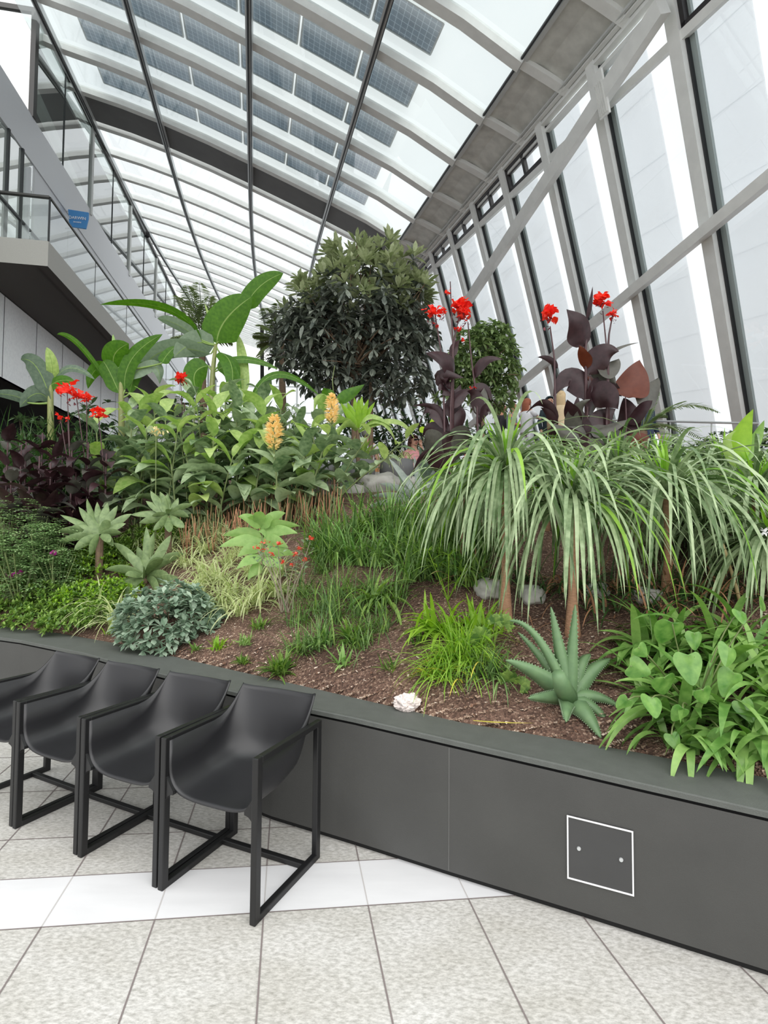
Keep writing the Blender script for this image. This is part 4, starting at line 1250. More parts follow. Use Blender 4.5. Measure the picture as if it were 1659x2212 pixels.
st.build('stem', PM['spike'], r); lf.build('foliage', [PM['euph']], r, smooth=True)

# ---- small young plants on the bare soil
def small(x, y, n, L, W_, mat, label, seed, cat='seedling', prof='lance', el=(.3, 1.4), name='seedling', group=None):
    mb = MB(); tuft(mb, gpx(x, y), n, L * 1.25, W_ * 1.1, R_(seed), el=el, droop=(.4, 1.4), prof=prof, segs=5, spread=.02); simple(name, mb, [PM[m_] for m_ in mat], label, cat, group)
small(524, 1442, 46, .07, .006, ['mat'], 'small feathery seedling on the soil just above the coping', 1)
small(532, 1396, 34, .10, .006, ['varc'], 'small grassy seedling on bare soil under the spider plants', 2)
small(606, 1462, 90, .16, .010, ['mat'], 'bushy light green young plant by the coping behind right chair', 3, 'young plant', name='young_plant')
small(742, 1438, 22, .13, .010, ['dusty'], 'small pale star-shaped succulent on the soil', 4, 'succulent', name='succulent')
small(470, 1404, 40, .10, .007, ['limeb'], 'little yellow-green tuft right of the grey-green rosette shrub', 5, 'seedling')
small(420, 1412, 20, .07, .006, ['mat'], 'tiny tuft at the foot of the rosette shrub', 6)
small(840, 1450, 26, .12, .006, ['mat'], 'thin wispy seedling beside the crumpled tissue', 7)
small(560, 1362, 40, .11, .008, ['mat'], 'small leafy weed under the lowest spider plant', 8)
small(700, 1395, 60, .14, .010, ['dusty'], 'pale bushy young plant below the dark grass clumps', 9, 'young plant', name='young_plant')
small(760, 1385, 60, .17, .010, ['mat'], 'light green young plant in mid bed among grey grass', 10, 'young plant', name='young_plant')
small(240, 1376, 26, .11, .005, ['limeb'], 'yellow-green tuft against the coping behind second chair', 12)
small(180, 1362, 30, .13, .005, ['grass'], 'dark green tuft at coping left of the yellowish spider plants', 13)
small(905, 1400, 24, .10, .007, ['mat'], 'little weed at the left edge of the lime grass', 14)

# ---- dark grass clumps through the middle
GR = [(742, 5.15, .62), (790, 5.35, .62), (842, 5.2, .62), (890, 5.1, .64), (935, 5.0, .66), (975, 4.8, .62), (715, 4.9, .5), (770, 4.7, .5), (825, 4.6, .52), (880, 4.55, .5), (930, 4.4, .5), (1010, 4.5, .6), (1000, 5.2, .5), (900, 4.2, .45), (960, 4.15, .45), (1020, 4.0, .45), (985, 4.5, .5), (690, 5.3, .5), (850, 4.9, .5), (1040, 4.3, .5), (700, 5.0, .4)]
for i, (x, Y, L) in enumerate(GR):
    mb = MB(); tuft(mb, gp(x, Y), 90, L * .96, .0115, R_(100 + i), el=(.8, 1.5), droop=(.9, 2.4), prof='grass', segs=8, spread=.07, mats=[0, 0, 1, 2])
    simple('grass_clump', mb, [PM['grass'], PM['mat'], PM['clivia']], 'arching dark green grass clump in the middle of the bed below the rocks', 'grass', 'dark grass clumps in the middle of the bed')
GR2 = [(690, 1330, .34), (730, 1350, .36), (650, 1350, .3), (780, 1330, .34), (690, 1400, .3), (820, 1370, .32), (740, 1290, .36), (660, 1290, .34), (805, 1290, .36), (855, 1300, .34), (700, 1240, .34), (650, 1420, .24), (780, 1400, .24)]
for i, (x, y, L) in enumerate(GR2):
    mb = MB(); tuft(mb, gpx(x, y), 64, L * 1.15, .0058, R_(130 + i), el=(.5, 1.5), droop=(.6, 2.4), prof='grass', segs=8, spread=.05, mats=[0, 0, 1])
    simple('wispy_grass', mb, [PM['grass'], PM['mat']], 'thin wispy grass on open soil right of the red-flowered spurge', 'grass', 'wispy grass tufts on the open soil')
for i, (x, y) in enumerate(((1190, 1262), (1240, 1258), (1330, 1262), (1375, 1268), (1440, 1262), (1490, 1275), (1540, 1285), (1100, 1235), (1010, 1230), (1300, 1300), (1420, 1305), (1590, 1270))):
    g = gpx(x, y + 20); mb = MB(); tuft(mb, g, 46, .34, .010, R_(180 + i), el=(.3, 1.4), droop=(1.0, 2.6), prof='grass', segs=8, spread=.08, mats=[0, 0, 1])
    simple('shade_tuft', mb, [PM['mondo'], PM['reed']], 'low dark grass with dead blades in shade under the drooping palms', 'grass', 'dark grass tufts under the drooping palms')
# broad strap tuft, lime tufts
for i, (x, y, n, L, W_, mt, lab, el, nm) in enumerate((
        (812, 1310, 60, .42, .016, 'mat', 'broad-bladed green tuft left of the lime tufts', (.4, 1.2), 'strap_tuft'),
        (945, 1372, 70, .34, .015, 'limeb', 'broad-bladed lime tuft above the fine lime grass', (.5, 1.45), 'lime_tuft'),
        (1035, 1385, 50, .34, .014, 'limeb', 'upright lime tuft between lime grass and the aloe', (.8, 1.5), 'lime_tuft'),
        (1000, 1432, 330, .40, .0062, 'lime', 'dense fountain of fine lime green grass spilling to the coping', (.2, 1.5), 'lime_grass'),
        (955, 1462, 120, .34, .006, 'lime', 'smaller fine lime grass fountain left of the dense one', (.2, 1.45), 'lime_grass'),
        (1058, 1470, 110, .30, .007, 'grass', 'dark narrow grass between the lime fountain and the aloe', (.3, 1.4), 'grass_clump'))):
    mb = MB(); tuft(mb, gpx(x, y), n, L, W_, R_(160 + i), el=el, droop=(1.0, 2.7), prof='strap' if W_ > .01 else 'grass', segs=9, spread=.05)
    if mt == 'lime': tuft(mb, gpx(x, y), n // 14, L, .007, R_(3), el=(.1, .8), droop=(1.5, 2.6), mat=1, segs=8, spread=.06)
    simple(nm, mb, [PM[mt], PM['yellow']], lab, 'grass')
r = plant('umbrella_sedge', gpx(968, 1300), 'yellow-green umbrella sedge, stalks topped with thin rays', 'sedge'); rng = R_(8); st = MB(); rays = MB()
for (x, y) in ((970, 1200), (945, 1225), (1000, 1235), (925, 1190), (985, 1260)):
    q = gpx(968, 1300); t_ = at(x, y, q.y + rng.uniform(-.1, .1)); stemtube(st, [q, q.lerp(t_, .5), t_], .004, .003)
    for k in range(11): leafpts(rays, curve(t_, azel(k * .57, rng.uniform(.1, .7)), .22, 1.0, 6), .005, 'grass', .2, 0, 0, None, None, 0, rng)
st.build('stem', PM['limeb'], r); rays.build('ray_leaves', [PM['lime']], r, smooth=True)
# cut-leaved plants beside the lime grass
def cutleaf(tips, base, label, seed):
    p = gpx(*base); r = plant('cut_leaved_plant', p, label, 'plant', 'deeply cut leaves near the aloe'); rng = R_(seed)
    for (x, y, s_) in tips:
        t_ = at(x, y, p.y - .03); mb = MB(); stemtube(mb, bez(p, (p + t_) / 2 + Z * .05, t_, 4), .003, .002, 1)
        v = (t_ - CAM).normalized(); dd = (t_ - p).normalized(); sd = dd.cross(v).normalized()
        for k in range(-3, 4):
            a = k * .62; d_ = (dd * math.cos(a) + sd * math.sin(a)); l = s_ / F_PX * p.y * (1 - .07 * abs(k))
            m_ = t_ + d_ * l
            for (u, w_) in ((0, .16), (.45, .12), (-.45, .12)):
                b2 = t_ + d_ * l * (.0 if u == 0 else .35); a2 = a + u; d2 = dd * math.cos(a2) + sd * math.sin(a2)
                pts = bez(b2, b2 + d2 * l * .35 - v * .01, b2 + d2 * l * (1 if u == 0 else .5), 4)
                leafpts(mb, pts, l * w_, 'obov', .1, 0, 0, None, None, 0, rng, sd * math.cos(a2) - dd * math.sin(a2))
        mb.build('cut_leaf', [PM['mat'] if k else PM['mat'], PM['gstem']], r, smooth=True)
cutleaf([(1088, 1350, 30), (1040, 1378, 34), (1070, 1345, 24)], (1060, 1420), 'cut-leaved plant just above and left of the aloe', 1)
cutleaf([(1098, 1470, 32), (1125, 1480, 26)], (1100, 1500), 'cut-leaved plant low between lime grass and the aloe', 2)

# ---- strap-leaved clump and heart-leaved vine at right
CL = [(1400, 1500, .46, 'beside the aloe'), (1470, 1560, .48, None), (1545, 1560, .52, None), (1620, 1600, .50, None), (1490, 1640, .34, 'hanging over the coping'), (1450, 1420, .46, None), (1540, 1460, .50, None), (1620, 1480, .52, None), (1400, 1410, .38, None), (1690, 1560, .5, None), (1580, 1400, .46, None), (1650, 1640, .36, None)]
for i, (x, y, L, w_) in enumerate(CL):
    p = gpx(x, min(y, 1640)) or gpx(x, 1600); mb = MB(); rng = R_(200 + i)
    tuft(mb, p, 34 if w_ is None else 26, L * 1.15, .025, rng, el=(.35, 1.35), droop=(1.2, 2.9), prof='strap', segs=13, spread=.04, fold=.18, wave=0, roll=.35)
    lab = 'glossy strap-leaved clivia clump in the right foreground thicket' if not w_ else 'glossy strap-leaved clivia clump ' + w_
    simple('clivia', mb, [PM['clivia']], lab, 'clivia', 'glossy strap-leaved clumps at right')
p = gpx(1500, 1560); r = plant('heart_leaf_vine', p, 'vine with glossy heart-shaped leaves climbing through the strap leaves', 'vine'); rng = R_(9)
for (x, y, s_, ang, mt) in ((1490, 1437, 34, 0, 0), (1435, 1476, 29, -.3, 0), (1577, 1471, 31, .5, 0), (1444, 1361, 33, .2, 0), (1376, 1444, 26, -1.2, 0), (1410, 1522, 26, .3, 0), (1348, 1517, 17, .8, 0), (1552, 1599, 27, .9, 0), (1572, 1412, 26, .6, 0), (1648, 1306, 18, 1.2, 0),
                            (1652, 1620, 18, .4, 0), (1520, 1500, 22, -.4, 0), (1468, 1540, 20, .5, 1), (1610, 1530, 24, -.3, 0), (1385, 1405, 18, -.8, 1), (1500, 1380, 20, .1, 0), (1600, 1330, 18, .3, 0), (1455, 1598, 18, -.2, 0)):
    Y = p.y - .20 - .12 * rng.random() if y > 1400 else p.y - .05
    c_ = at(x, y, Y); u = RT * math.cos(ang) - UP * math.sin(ang); dn = -UP * math.cos(ang) - RT * math.sin(ang)
    tl = rng.uniform(-.9, .7); ang += 0; s2 = s_ / F_PX * Y; v = FW
    dn = (dn * math.cos(tl) + v * math.sin(tl)).normalized()
    top = c_ - dn * s2 * .8; mb = MB()
    n0 = len(mb.v); N = 26; mb.v.append(tuple(top + dn * s2 * .25)) ; 
    for q in range(N):
        t = 2 * PI * q / N; t_ = t if t <= PI else 2 * PI - t; hx = 1.18 * math.sin(t) * (.75 + .25 * math.cos(t_)); hy = .95 * math.cos(t) - .34 * math.exp(-(t_ / .38) ** 2) - .22 * ((1 - math.cos(t)) / 2) ** 5
        P_ = c_ + u * (hx * s2) - dn * (hy * s2 * 1.05) + v * (.18 * abs(hx) * s2)
        mb.v.append(tuple(P_))
    # inner ring for a smooth fold
    for q in range(N):
        a = V(mb.v[n0 + 1 + q]); b_ = V(mb.v[n0]); m_ = a.lerp(b_, .5); 
        off_ = abs((a - c_).dot(u)) / s2; m_ = m_ - v * (.05 * s2); mb.v.append(tuple(m_))
    for q in range(N):
        w_ = (q + 1) % N; mb.face((n0 + 1 + q, n0 + 1 + w_, n0 + 1 + N + w_, n0 + 1 + N + q)); mb.face((n0 + 1 + N + q, n0 + 1 + N + w_, n0))
    stemtube(mb, bez(top + dn * s2 * .25, top.lerp(p, .3) + Z * .06 + v * .05, p + V((0, 0, .02)), 6), .0035, .004, 1)
    mb.build('heart_leaf', [PM['heart'], PM['gstem']], r, smooth=True)
# fallen and loose things on the bed edge
mb = MB(); rng = R_(4)
cT = atz(879, 1522, .665)
q0 = gpx(880, 1515) or cT
bm = bmesh.new(); bmesh.ops.create_icosphere(bm, subdivisions=4, radius=1)
for v_ in bm.verts:
    c_ = v_.co; k = 1 + .38 * noise.noise(c_ * 2.2) + .22 * noise.noise(c_ * 5 + V((4, 0, 0)))
    v_.co = V((c_.x * .066 * k, c_.y * .05 * k, c_.z * .047 * k))
me = bpy.data.meshes.new('crumpled_tissue'); bm.to_mesh(me); bm.free(); me.materials.append(paint('tissue', (226, 214, 208), .9, bump=.8, bscale=30))
o = bpy.data.objects.new('crumpled_tissue', me); C.objects.link(o); pz = atz(879, 1530, .645); o.location = (pz.x, pz.y, .675)
tag(o, 'crumpled off-white paper tissue lying on the planter coping', 'tissue')
def onbed(x, y, dz=.01):
    q = gpx(x, y)
    return (q if q else atz(x, y, .64)) + Z * dz
mb = MB(); pts = [atz(x, y, .648) for x, y in ((1022, 1556), (1060, 1559), (1105, 1561), (1155, 1562))]
leafpts(mb, pts, .009, 'strap', .1, 0, 0, None, None, 0, R_(1), V((0, 1, 0)))
simple('fallen_leaf', mb, [PM['yellow']], 'long thin yellow fallen leaf along the coping below lime grass', 'leaf', None)
mb = MB(); pts = [onbed(x, y, .03) for x, y in ((1508, 1634), (1535, 1646), (1575, 1658))]
leafpts(mb, pts, .022, 'strap', .1, 0, 0, None, None, .2, R_(1), V((0, 1, 0)))
simple('fallen_leaf', mb, [PM['yellow']], 'wide yellow dead leaf at coping near the right frame edge', 'leaf', None)
mb = MB(); pts = [onbed(x, y, .035) for x, y in ((1560, 1646), (1580, 1656), (1612, 1668))]
stemtube(mb, pts, .022, .012); simple('black_rag', mb, [M['black']], 'black crumpled rag beside the wide yellow dead leaf', 'rag')

# ---- long-leaved drooping ponytail palms
PT = [(1092, 1010, 3.45, 1.0, 'behind and left of the foremost crown'), (1236, 1085, 3.3, 1.0, 'foremost crown with leaves falling in front of rocks'), (1442, 1062, 3.5, 1.0, 'crown right of the foremost one'), (1515, 1130, 3.9, .8, 'low crown behind bamboo cane'),
      (1630, 1060, 3.8, .95, 'crown cut by the right frame edge'), (1335, 1010, 4.3, .9, 'crown under the right purple canna'), (1000, 1060, 4.3, .75, 'small crown at the left end of the row'), (1560, 1010, 4.5, .9, 'crown below the yellow-green spear leaf'), (1180, 1000, 4.6, .8, 'crown behind the foremost one'), (1420, 1000, 4.8, .8, 'rear crown below the cycad'), (1670, 1180, 3.3, .8, 'low crown at the right frame edge'), (1490, 1060, 4.5, .7, 'rear crown behind bamboo cane')]
for i, (x, y, Y, k, w_) in enumerate(PT):
    c_ = at(x, y, Y); g = gp(x, Y); g = g + V((.0, .0, 0)); r = plant('ponytail_palm', g, 'drooping ponytail palm, ' + w_, 'palm', 'ponytail palms with drooping leaves'); rng = R_(300 + i)
    tr_ = MB(); h = max(.1, c_.z - g.z)
    tr_.tube([g - Z * .05, g + Z * .04, g.lerp(c_, .3), g.lerp(c_, .7), c_ - Z * .02], [.055 * k, .045 * k, .026 * k, .023 * k, .035 * k], 10)
    tr_.build('trunk', PM['caudex'], r, smooth=True)
    sp_ = MB()
    tuft(sp_, c_, 26, .38 * k, .015, rng, el=(1.0, 1.5), droop=(.0, .5), prof='strap', segs=6, spread=.015, fold=.4)
    sp_.build('crown_leaves', [PM['ponyc']], r, smooth=True)
    fo = MB()
    n = 165 if Y < 4.1 else 110
    for q in range(n):
        a = rng.uniform(0, 2 * PI); e_ = rng.uniform(.0, 1.25); L = k * rng.uniform(.62, 1.0)
        pts = curve(c_ + azel(a, 0) * .02 - Z * rng.uniform(0, .06), azel(a, e_), L * 1.06, rng.uniform(2.2, 4.4), 12, rng, .02)
        leafpts(fo, pts, rng.uniform(.0105, .0155), 'strap', .2, rng.uniform(-.5, .5), 0 if rng.random() < .93 else 1, None, None, 0, rng)
    fo.build('drooping_leaves', [PM['pony'], PM['ponyc']], r, smooth=True)
# cane, rocks under the palms
b_ = gpx(1606, 1320); t_ = at(1560, 1174, b_.y - .02)
mb = MB(); mb.tube([b_ - Z * .05, b_.lerp(t_, .35), b_.lerp(t_, .74), b_.lerp(t_, .76), t_], [.011, .010, .010, .013, .010], 8)
simple('bamboo_cane', mb, [PM['bamboo']], 'upright dry bamboo cane stuck in the bed at the right', 'cane')
RK = [(1056, 1258, .15, 'pale rock left of the front ponytail palm trunks'), (1150, 1268, .13, 'pale rock between the two front ponytail palm trunks'), (1290, 1268, .11, 'small rock right of the foremost ponytail palm trunk'), (1395, 1272, .12, 'rock near the third ponytail palm trunk')]
for i, (x, y, s_, lab) in enumerate(RK):
    q = gpx(x, y + 25); s_ *= .62; rock('rock', q + Z * s_ * .25, s_ * 1.2, s_, s_ * .8, 7 + i, lab, 'rocks under the ponytail palms')
mb = MB(); rng = R_(77)
for _ in range(60):
    q = gpx(rng.uniform(960, 1500), rng.uniform(1290, 1370)); 
    if q: leafpts(mb, curve(q + Z * .01, azel(rng.uniform(0, 6.3), rng.uniform(-.2, .5)), rng.uniform(.1, .25), .9, 6), .004, 'grass', .2, 0, 0, None, None, 0, rng)
simple('dead_leaves', mb, [PM['reed']], 'dry curled dead leaves on soil beneath the ponytail palms', 'dead leaves', kind='stuff')
q = at(1652, 1150, 3.0); mb = MB(); rng = R_(6); g = gp(1670, 3.0)
for _ in range(26): leafpts(mb, curve(q, azel(rng.uniform(0, 6.3), rng.uniform(-.6, 1.2)), .035, .5, 4), .008, 'ovate', .2, 0, 0, None, None, 0, rng)
stemtube(mb, bez(g, (g + q) / 2 + V((.1, 0, .1)), q, 6), .004, .003, 1)
simple('white_flower', mb, [paint('white_petal', (245, 245, 245), .7), PM['gstem']], 'small white flower head at the right frame edge', 'flower')

# ---- rocks, pots and grey sword plants on the upper terrace
for i, (x, y, Y, sx, sy, sz, lab) in enumerate(((822, 1052, 7.1, .27, .2, .18, 'big rounded pale rock at the top of the slope'), (880, 1050, 7.3, .22, .18, .13, 'pale rock right of the big rounded one'), (755, 1062, 7.0, .22, .16, .10, 'flat pale rock left of the big rounded one'), (700, 1060, 7.1, .25, .2, .10, 'flat stone slab behind leaning ginger stems'), (1005, 1056, 6.6, .2, .2, .14, 'rock behind the left small drooping crown'))):
    p = at(x, y, Y); p.z = max(p.z, terrain(p.x, p.y) + sz * .3); rock('rock', p, sx, sy, sz, 30 + i, lab, 'rocks along the terrace edge')
def pot(x, Y, rr, h, lab, seed, hang=True):
    p = gp(x, Y); r = plant('planter_pot', p, lab, 'planter', 'rounded grey pots on the terrace'); mb = MB()
    prof_ = [(.55, 0), (.8, .18), (.97, .45), (1, .7), (.93, 1), (.86, 1), (.86, .9)]
    k = 28; n0 = 0
    for (a, z_) in prof_:
        for j in range(k): mb.v.append((p.x + rr * a * math.cos(2 * PI * j / k), p.y + rr * a * math.sin(2 * PI * j / k), p.z - .04 + h * z_))
    for i in range(len(prof_) - 1):
        for j in range(k): l = (j + 1) % k; mb.face((i * k + j, i * k + l, (i + 1) * k + l, (i + 1) * k + j))
    mb.face([(len(prof_) - 1) * k + j for j in range(k)])
    mb.build('bowl', PM['pot'], r, smooth=True)
    return p + Z * (h * .9)
c_ = pot(856, 8.3, .27, .52, 'grey rounded pot with trailing spider plant left of the seated woman', 1)
mb = MB(); tuft(mb, c_, 90, .42, .011, R_(3), el=(.2, 1.3), droop=(2.2, 3.6), segs=8, edge=1, spread=.12); simple('spider_plant', mb, [PM['varc'], PM['vare']], 'pale spider plant trailing over the grey pot', 'spider plant')
c_ = pot(772, 8.0, .26, .52, 'grey rounded pot behind the big pale rock', 2)
mb = MB(); tuft(mb, c_, 34, .5, .03, R_(4), el=(.6, 1.4), droop=(.4, 1.8), segs=7, prof='lance', spread=.08); simple('pot_plant', mb, [PM['gingerl']], 'leafy green plant growing in the pot behind the big rock', 'plant')
c_ = pot(936, 8.4, .26, .52, 'grey rounded pot right of the seated woman', 3)
mb = MB(); tuft(mb, c_, 40, .45, .02, R_(5), el=(.4, 1.4), droop=(.6, 2.4), segs=7, prof='strap', spread=.08); simple('pot_plant', mb, [PM['strapd']], 'dark strap-leaved plant in the pot right of seated woman', 'plant')
c_ = pot(690, 8.6, .28, .52, 'grey pot mostly hidden by ginger leaves', 4)
# sword plants
def sword(x, Y, cy, tips, hw, lab, mat='dust'):
    p = gp(x, Y); c_ = at(x, cy, Y); r = plant('sword_plant', p, lab, 'plant', 'grey sword-leaved plants below the terrace rocks')
    tk = MB(); tk.tube([p - Z * .05, c_], [.03, .025], 8); tk.build('stem', PM['bark'], r)
    for i, (tx, ty, dy, bow) in enumerate(tips):
        tip = at(tx, ty, Y + dy); mb = MB(); traced_leaf(mb, c_, (c_ + tip) / 2 + Z * bow, tip, hw, 'agave', 0, -.4 + .2 * (i % 5), .3, segs=9, rng=R_(i)); mb.build('leaf', PM[mat], r, smooth=True)
sword(915, 6.0, 1092, [(840, 990, .1, .03), (895, 985, .2, .0), (965, 1000, .1, .02), (820, 1045, 0, .05), (800, 1072, -.1, .05), (985, 1045, 0, .08), (860, 1030, .1, .03), (880, 1085, -.3, .06), (850, 1110, -.3, .04), (790, 1098, -.1, .06), (955, 1100, -.3, .05), (940, 1010, .2, 0), (870, 1060, -.1, .04)], .040, 'large grey sword-leaved plant under the terrace rocks')
sword(930, 6.4, 1060, [(905, 960, 0, 0), (925, 940, 0, 0), (950, 965, .1, 0), (935, 955, .1, 0), (890, 990, 0, .03), (975, 985, 0, .03)], .035, 'upright grey sword-leaved plant right of the pot', 'strapd')

# ---- ginger mass
rng = R_(21)
def gtop(i, x, Y, ty, **k):
    g = gp(x, Y); h = max(.4, zp(x, ty, Y) - g.z)
    ginger(g, h, 400 + i, k.pop('label', 'ginger plant with broad green leaves in the mass under the banana'), lean=k.pop('lean', rng.uniform(-.2, .2)), **k)
G1 = [(225, 6.6, 915), (262, 6.9, 880), (300, 6.5, 925), (330, 7.0, 870), (372, 6.6, 890), (402, 7.1, 850), (440, 6.7, 880), (470, 7.2, 855), (505, 6.8, 890), (540, 7.1, 870), (575, 7.0, 895), (610, 7.3, 870), (640, 6.9, 905),
      (235, 6.5, 985), (285, 6.45, 1005), (335, 6.45, 985), (385, 6.4, 990), (425, 6.4, 965), (465, 6.35, 985), (500, 6.4, 955), (540, 6.3, 975), (570, 6.4, 955), (450, 6.7, 870), (520, 6.9, 865), (300, 6.9, 875), (590, 6.7, 880), (625, 6.3, 975), (665, 6.4, 950), (695, 6.6, 930), (355, 6.4, 930), (410, 6.5, 915), (520, 6.6, 920), (280, 6.7, 905), (455, 6.45, 925), (490, 7.5, 850), (560, 7.6, 850), (420, 7.6, 845), (350, 7.5, 860), (670, 7.4, 880), (735, 6.8, 955)]
for i, (x, Y, ty) in enumerate(G1): gtop(i, x, Y, ty, leafL=.50 if Y > 6.3 else .46, nl=11, young=.22)
for i, (bx, by, tx, ty, Y, fh, lab) in enumerate(((605, 1130, 592, 972, 6.05, .40, 'ginger plant with the lower yellow flower spike'), (655, 1120, 716, 915, 6.1, .34, 'leaning ginger plant with the upper yellow flower spike'))):
    g = gp(bx, Y); t_ = at(tx, ty, Y); ginger(g, t_.z - g.z, 480 + i, lab, lean=t_.x - g.x, flower=fh, nl=9, leafL=.50, young=0)
for i, (bx, tx, ty, Y) in enumerate(((700, 800, 935, 6.3), (690, 835, 990, 6.2), (645, 700, 985, 6.2), (760, 880, 945, 7.0))):
    g = gp(bx, Y); t_ = at(tx, ty, Y); ginger(g, t_.z - g.z, 490 + i, 'slim ginger stem leaning right over the terrace stones', lean=t_.x - g.x, nl=8, leafL=.36, young=.3, group='ginger stems leaning right')
mb = MB(); rng = R_(66)
for _ in range(420):
    x = rng.uniform(395, 730); Y = rng.uniform(5.75, 6.6); q = gp(x, Y); stemtube(mb, [q - Z * .02, q + V((rng.gauss(0, .05), rng.gauss(0, .05), rng.uniform(.1, .45)))], .006, .004, rng.choice((0, 0, 1)), 4)
simple('dry_stalks', mb, [PM['reed'], PM['gstem']], 'thicket of dry reddish cut stalks at the foot of the ginger', 'dry stalks', kind='stuff')
c_ = at(337, 934, 6.0); mb = MB()
for _ in range(24): leafpts(mb, curve(c_ + V((rng.gauss(0, .04), rng.gauss(0, .03), rng.gauss(0, .03))), azel(rng.uniform(0, 6), rng.uniform(0, 1.2)), .06, .5, 3), .012, 'ovate', .2, 0, 0, None, None, 0, rng)
g = gp(337, 6.05); stemtube(mb, bez(g, (g + c_) / 2, c_, 5), .008, .005, 1)
simple('ginger_flower', mb, [PM['gflow'], PM['gstem']], 'small orange-yellow ginger blossom low among the left leaves', 'flower')

# ---- purple cannas
def canna(p, h, seed, label, nl=9, L=.42, hw=.075, mats=('canna', 'cannag'), group=None, flowers=(), Y=None, lean=0, nm='purple_canna'):
    rng = R_(seed); r = plant(nm, p, label, 'canna', group); top = p + V((lean, 0, h)); st = MB()
    line = bez(p - Z * .03, (p + top) / 2, top, 6); stemtube(st, line, .016, .009); st.build('stem', PM['cstem'], r, smooth=True)
    a0 = rng.uniform(0, 6.3); lf = MB()
    for i in range(nl):
        t = .12 + .82 * i / (nl - 1); q = p.lerp(top, t); a = a0 + i * 2.5 + rng.uniform(-.4, .4); l = L * rng.uniform(.75, 1.1) * (1 - .3 * t)
        pts = curve(q, azel(a, rng.uniform(.6, 1.2)), l, rng.uniform(.9, 2.2), 9, rng, .03)
        leafpts(lf, pts, hw * l / L * rng.uniform(.8, 1.15), 'ovate', .3, rng.uniform(-.3, .3), 0 if rng.random() < .8 else 1, None, None, .1, rng)
    lf.build('foliage', [PM[m_] for m_ in mats], r, smooth=True)
    for (fx, fy, s_) in flowers:
        t_ = at(fx, fy, Y or p.y); st = MB(); q = p.lerp(top, .7); stemtube(st, bez(q, (q + t_) / 2 + Z * .02, t_, 5), .008, .005); st.build('flower_stalk', PM['cstem'], r, smooth=True)
        mb = MB(); canna_flower(mb, t_, s_ / F_PX * (Y or p.y) * 1.25, rng, n=24 if s_ > 12 else 12, spill=.7); mb.build('flower_head', [PM['red'], PM['bud']], r, smooth=True)
    return r
CN = [(40, 6.3, 960), (85, 6.5, 935), (20, 5.9, 1010), (60, 5.8, 1040), (105, 5.9, 1000), (150, 6.0, 960), (185, 6.1, 955), (225, 6.1, 980), (130, 6.5, 930), (80, 6.1, 985), (160, 6.1, 1020), (10, 6.6, 940), (110, 5.9, 1060), (85, 5.8, 1080), (190, 6.1, 1000), (115, 6.25, 975), (50, 6.6, 950)]
for i, (x, Y, ty) in enumerate(CN):
    g = gp(x, Y); fl_ = {5: [(145, 842, 24), (130, 902, 11), (146, 906, 8)], 6: [(165, 857, 15), (187, 860, 15)], 7: [(212, 893, 17)]}.get(i, [])
    lab = {5: 'purple-leaved canna carrying the largest scarlet flower at left', 6: 'purple-leaved canna with two scarlet flower heads side by side', 7: 'purple-leaved canna with scarlet flower touching ginger leaves'}.get(i, 'dark purple-leaved canna in the left-hand thicket')
    canna(g, zp(x, ty, Y) - g.z, 500 + i, lab, nl=13, L=.46, hw=.10, flowers=fl_, group='purple cannas in the left-hand thicket' if not fl_ else 'flowering purple cannas at left')
g = gp(392, 7.0); canna(g, zp(392, 870, 7) - g.z, 530, 'green-leaved canna with one scarlet flower left of the banana stem', nl=8, mats=('ginger', 'gingerl'), flowers=[(390, 820, 18)], nm='canna')

def traced_canna(Y, base, stems, leaves, flowers, label, seed):
    p = gp(base, Y); r = plant('purple_canna', p, label, 'canna', 'tall purple cannas with red flowers'); rng = R_(seed)
    for pts in stems:
        P_ = [at(x, y, Y) for x, y in pts]; P_ = [V((P_[0].x, P_[0].y, terrain(P_[0].x, P_[0].y) - .03))] + P_ if P_[0].z > terrain(P_[0].x, P_[0].y) else P_
        st = MB(); stemtube(st, P_, .019, .006); st.build('stem', PM['cstem'], r, smooth=True)
    for i, (a, b_, c_, hw, mt) in enumerate(leaves):
        dy = ((i * 37) % 9 - 4) * .05; A, B_, C_ = at(*a, Y), at(*b_, Y + dy * .6), at(*c_, Y + dy); mb = MB()
        traced_leaf(mb, A, B_, C_, hw / F_PX * Y * 1.22, 'ovate', 0, (-.6 + ((i * 5) % 7) * .2) if hw > 8 else .3, .25, None, .10, rng, 14)
        mb.build('leaf', PM[mt], r, smooth=True)
    for (x, y, s_) in flowers:
        mb = MB(); canna_flower(mb, at(x, y, Y), s_ / F_PX * Y * 1.2, rng, n=34 if s_ > 16 else (20 if s_ > 11 else 8), spill=1.6 if s_ > 11 else .4); mb.build('flower_head', [PM['red'], PM['bud']], r, smooth=True)
    return r
lv = []
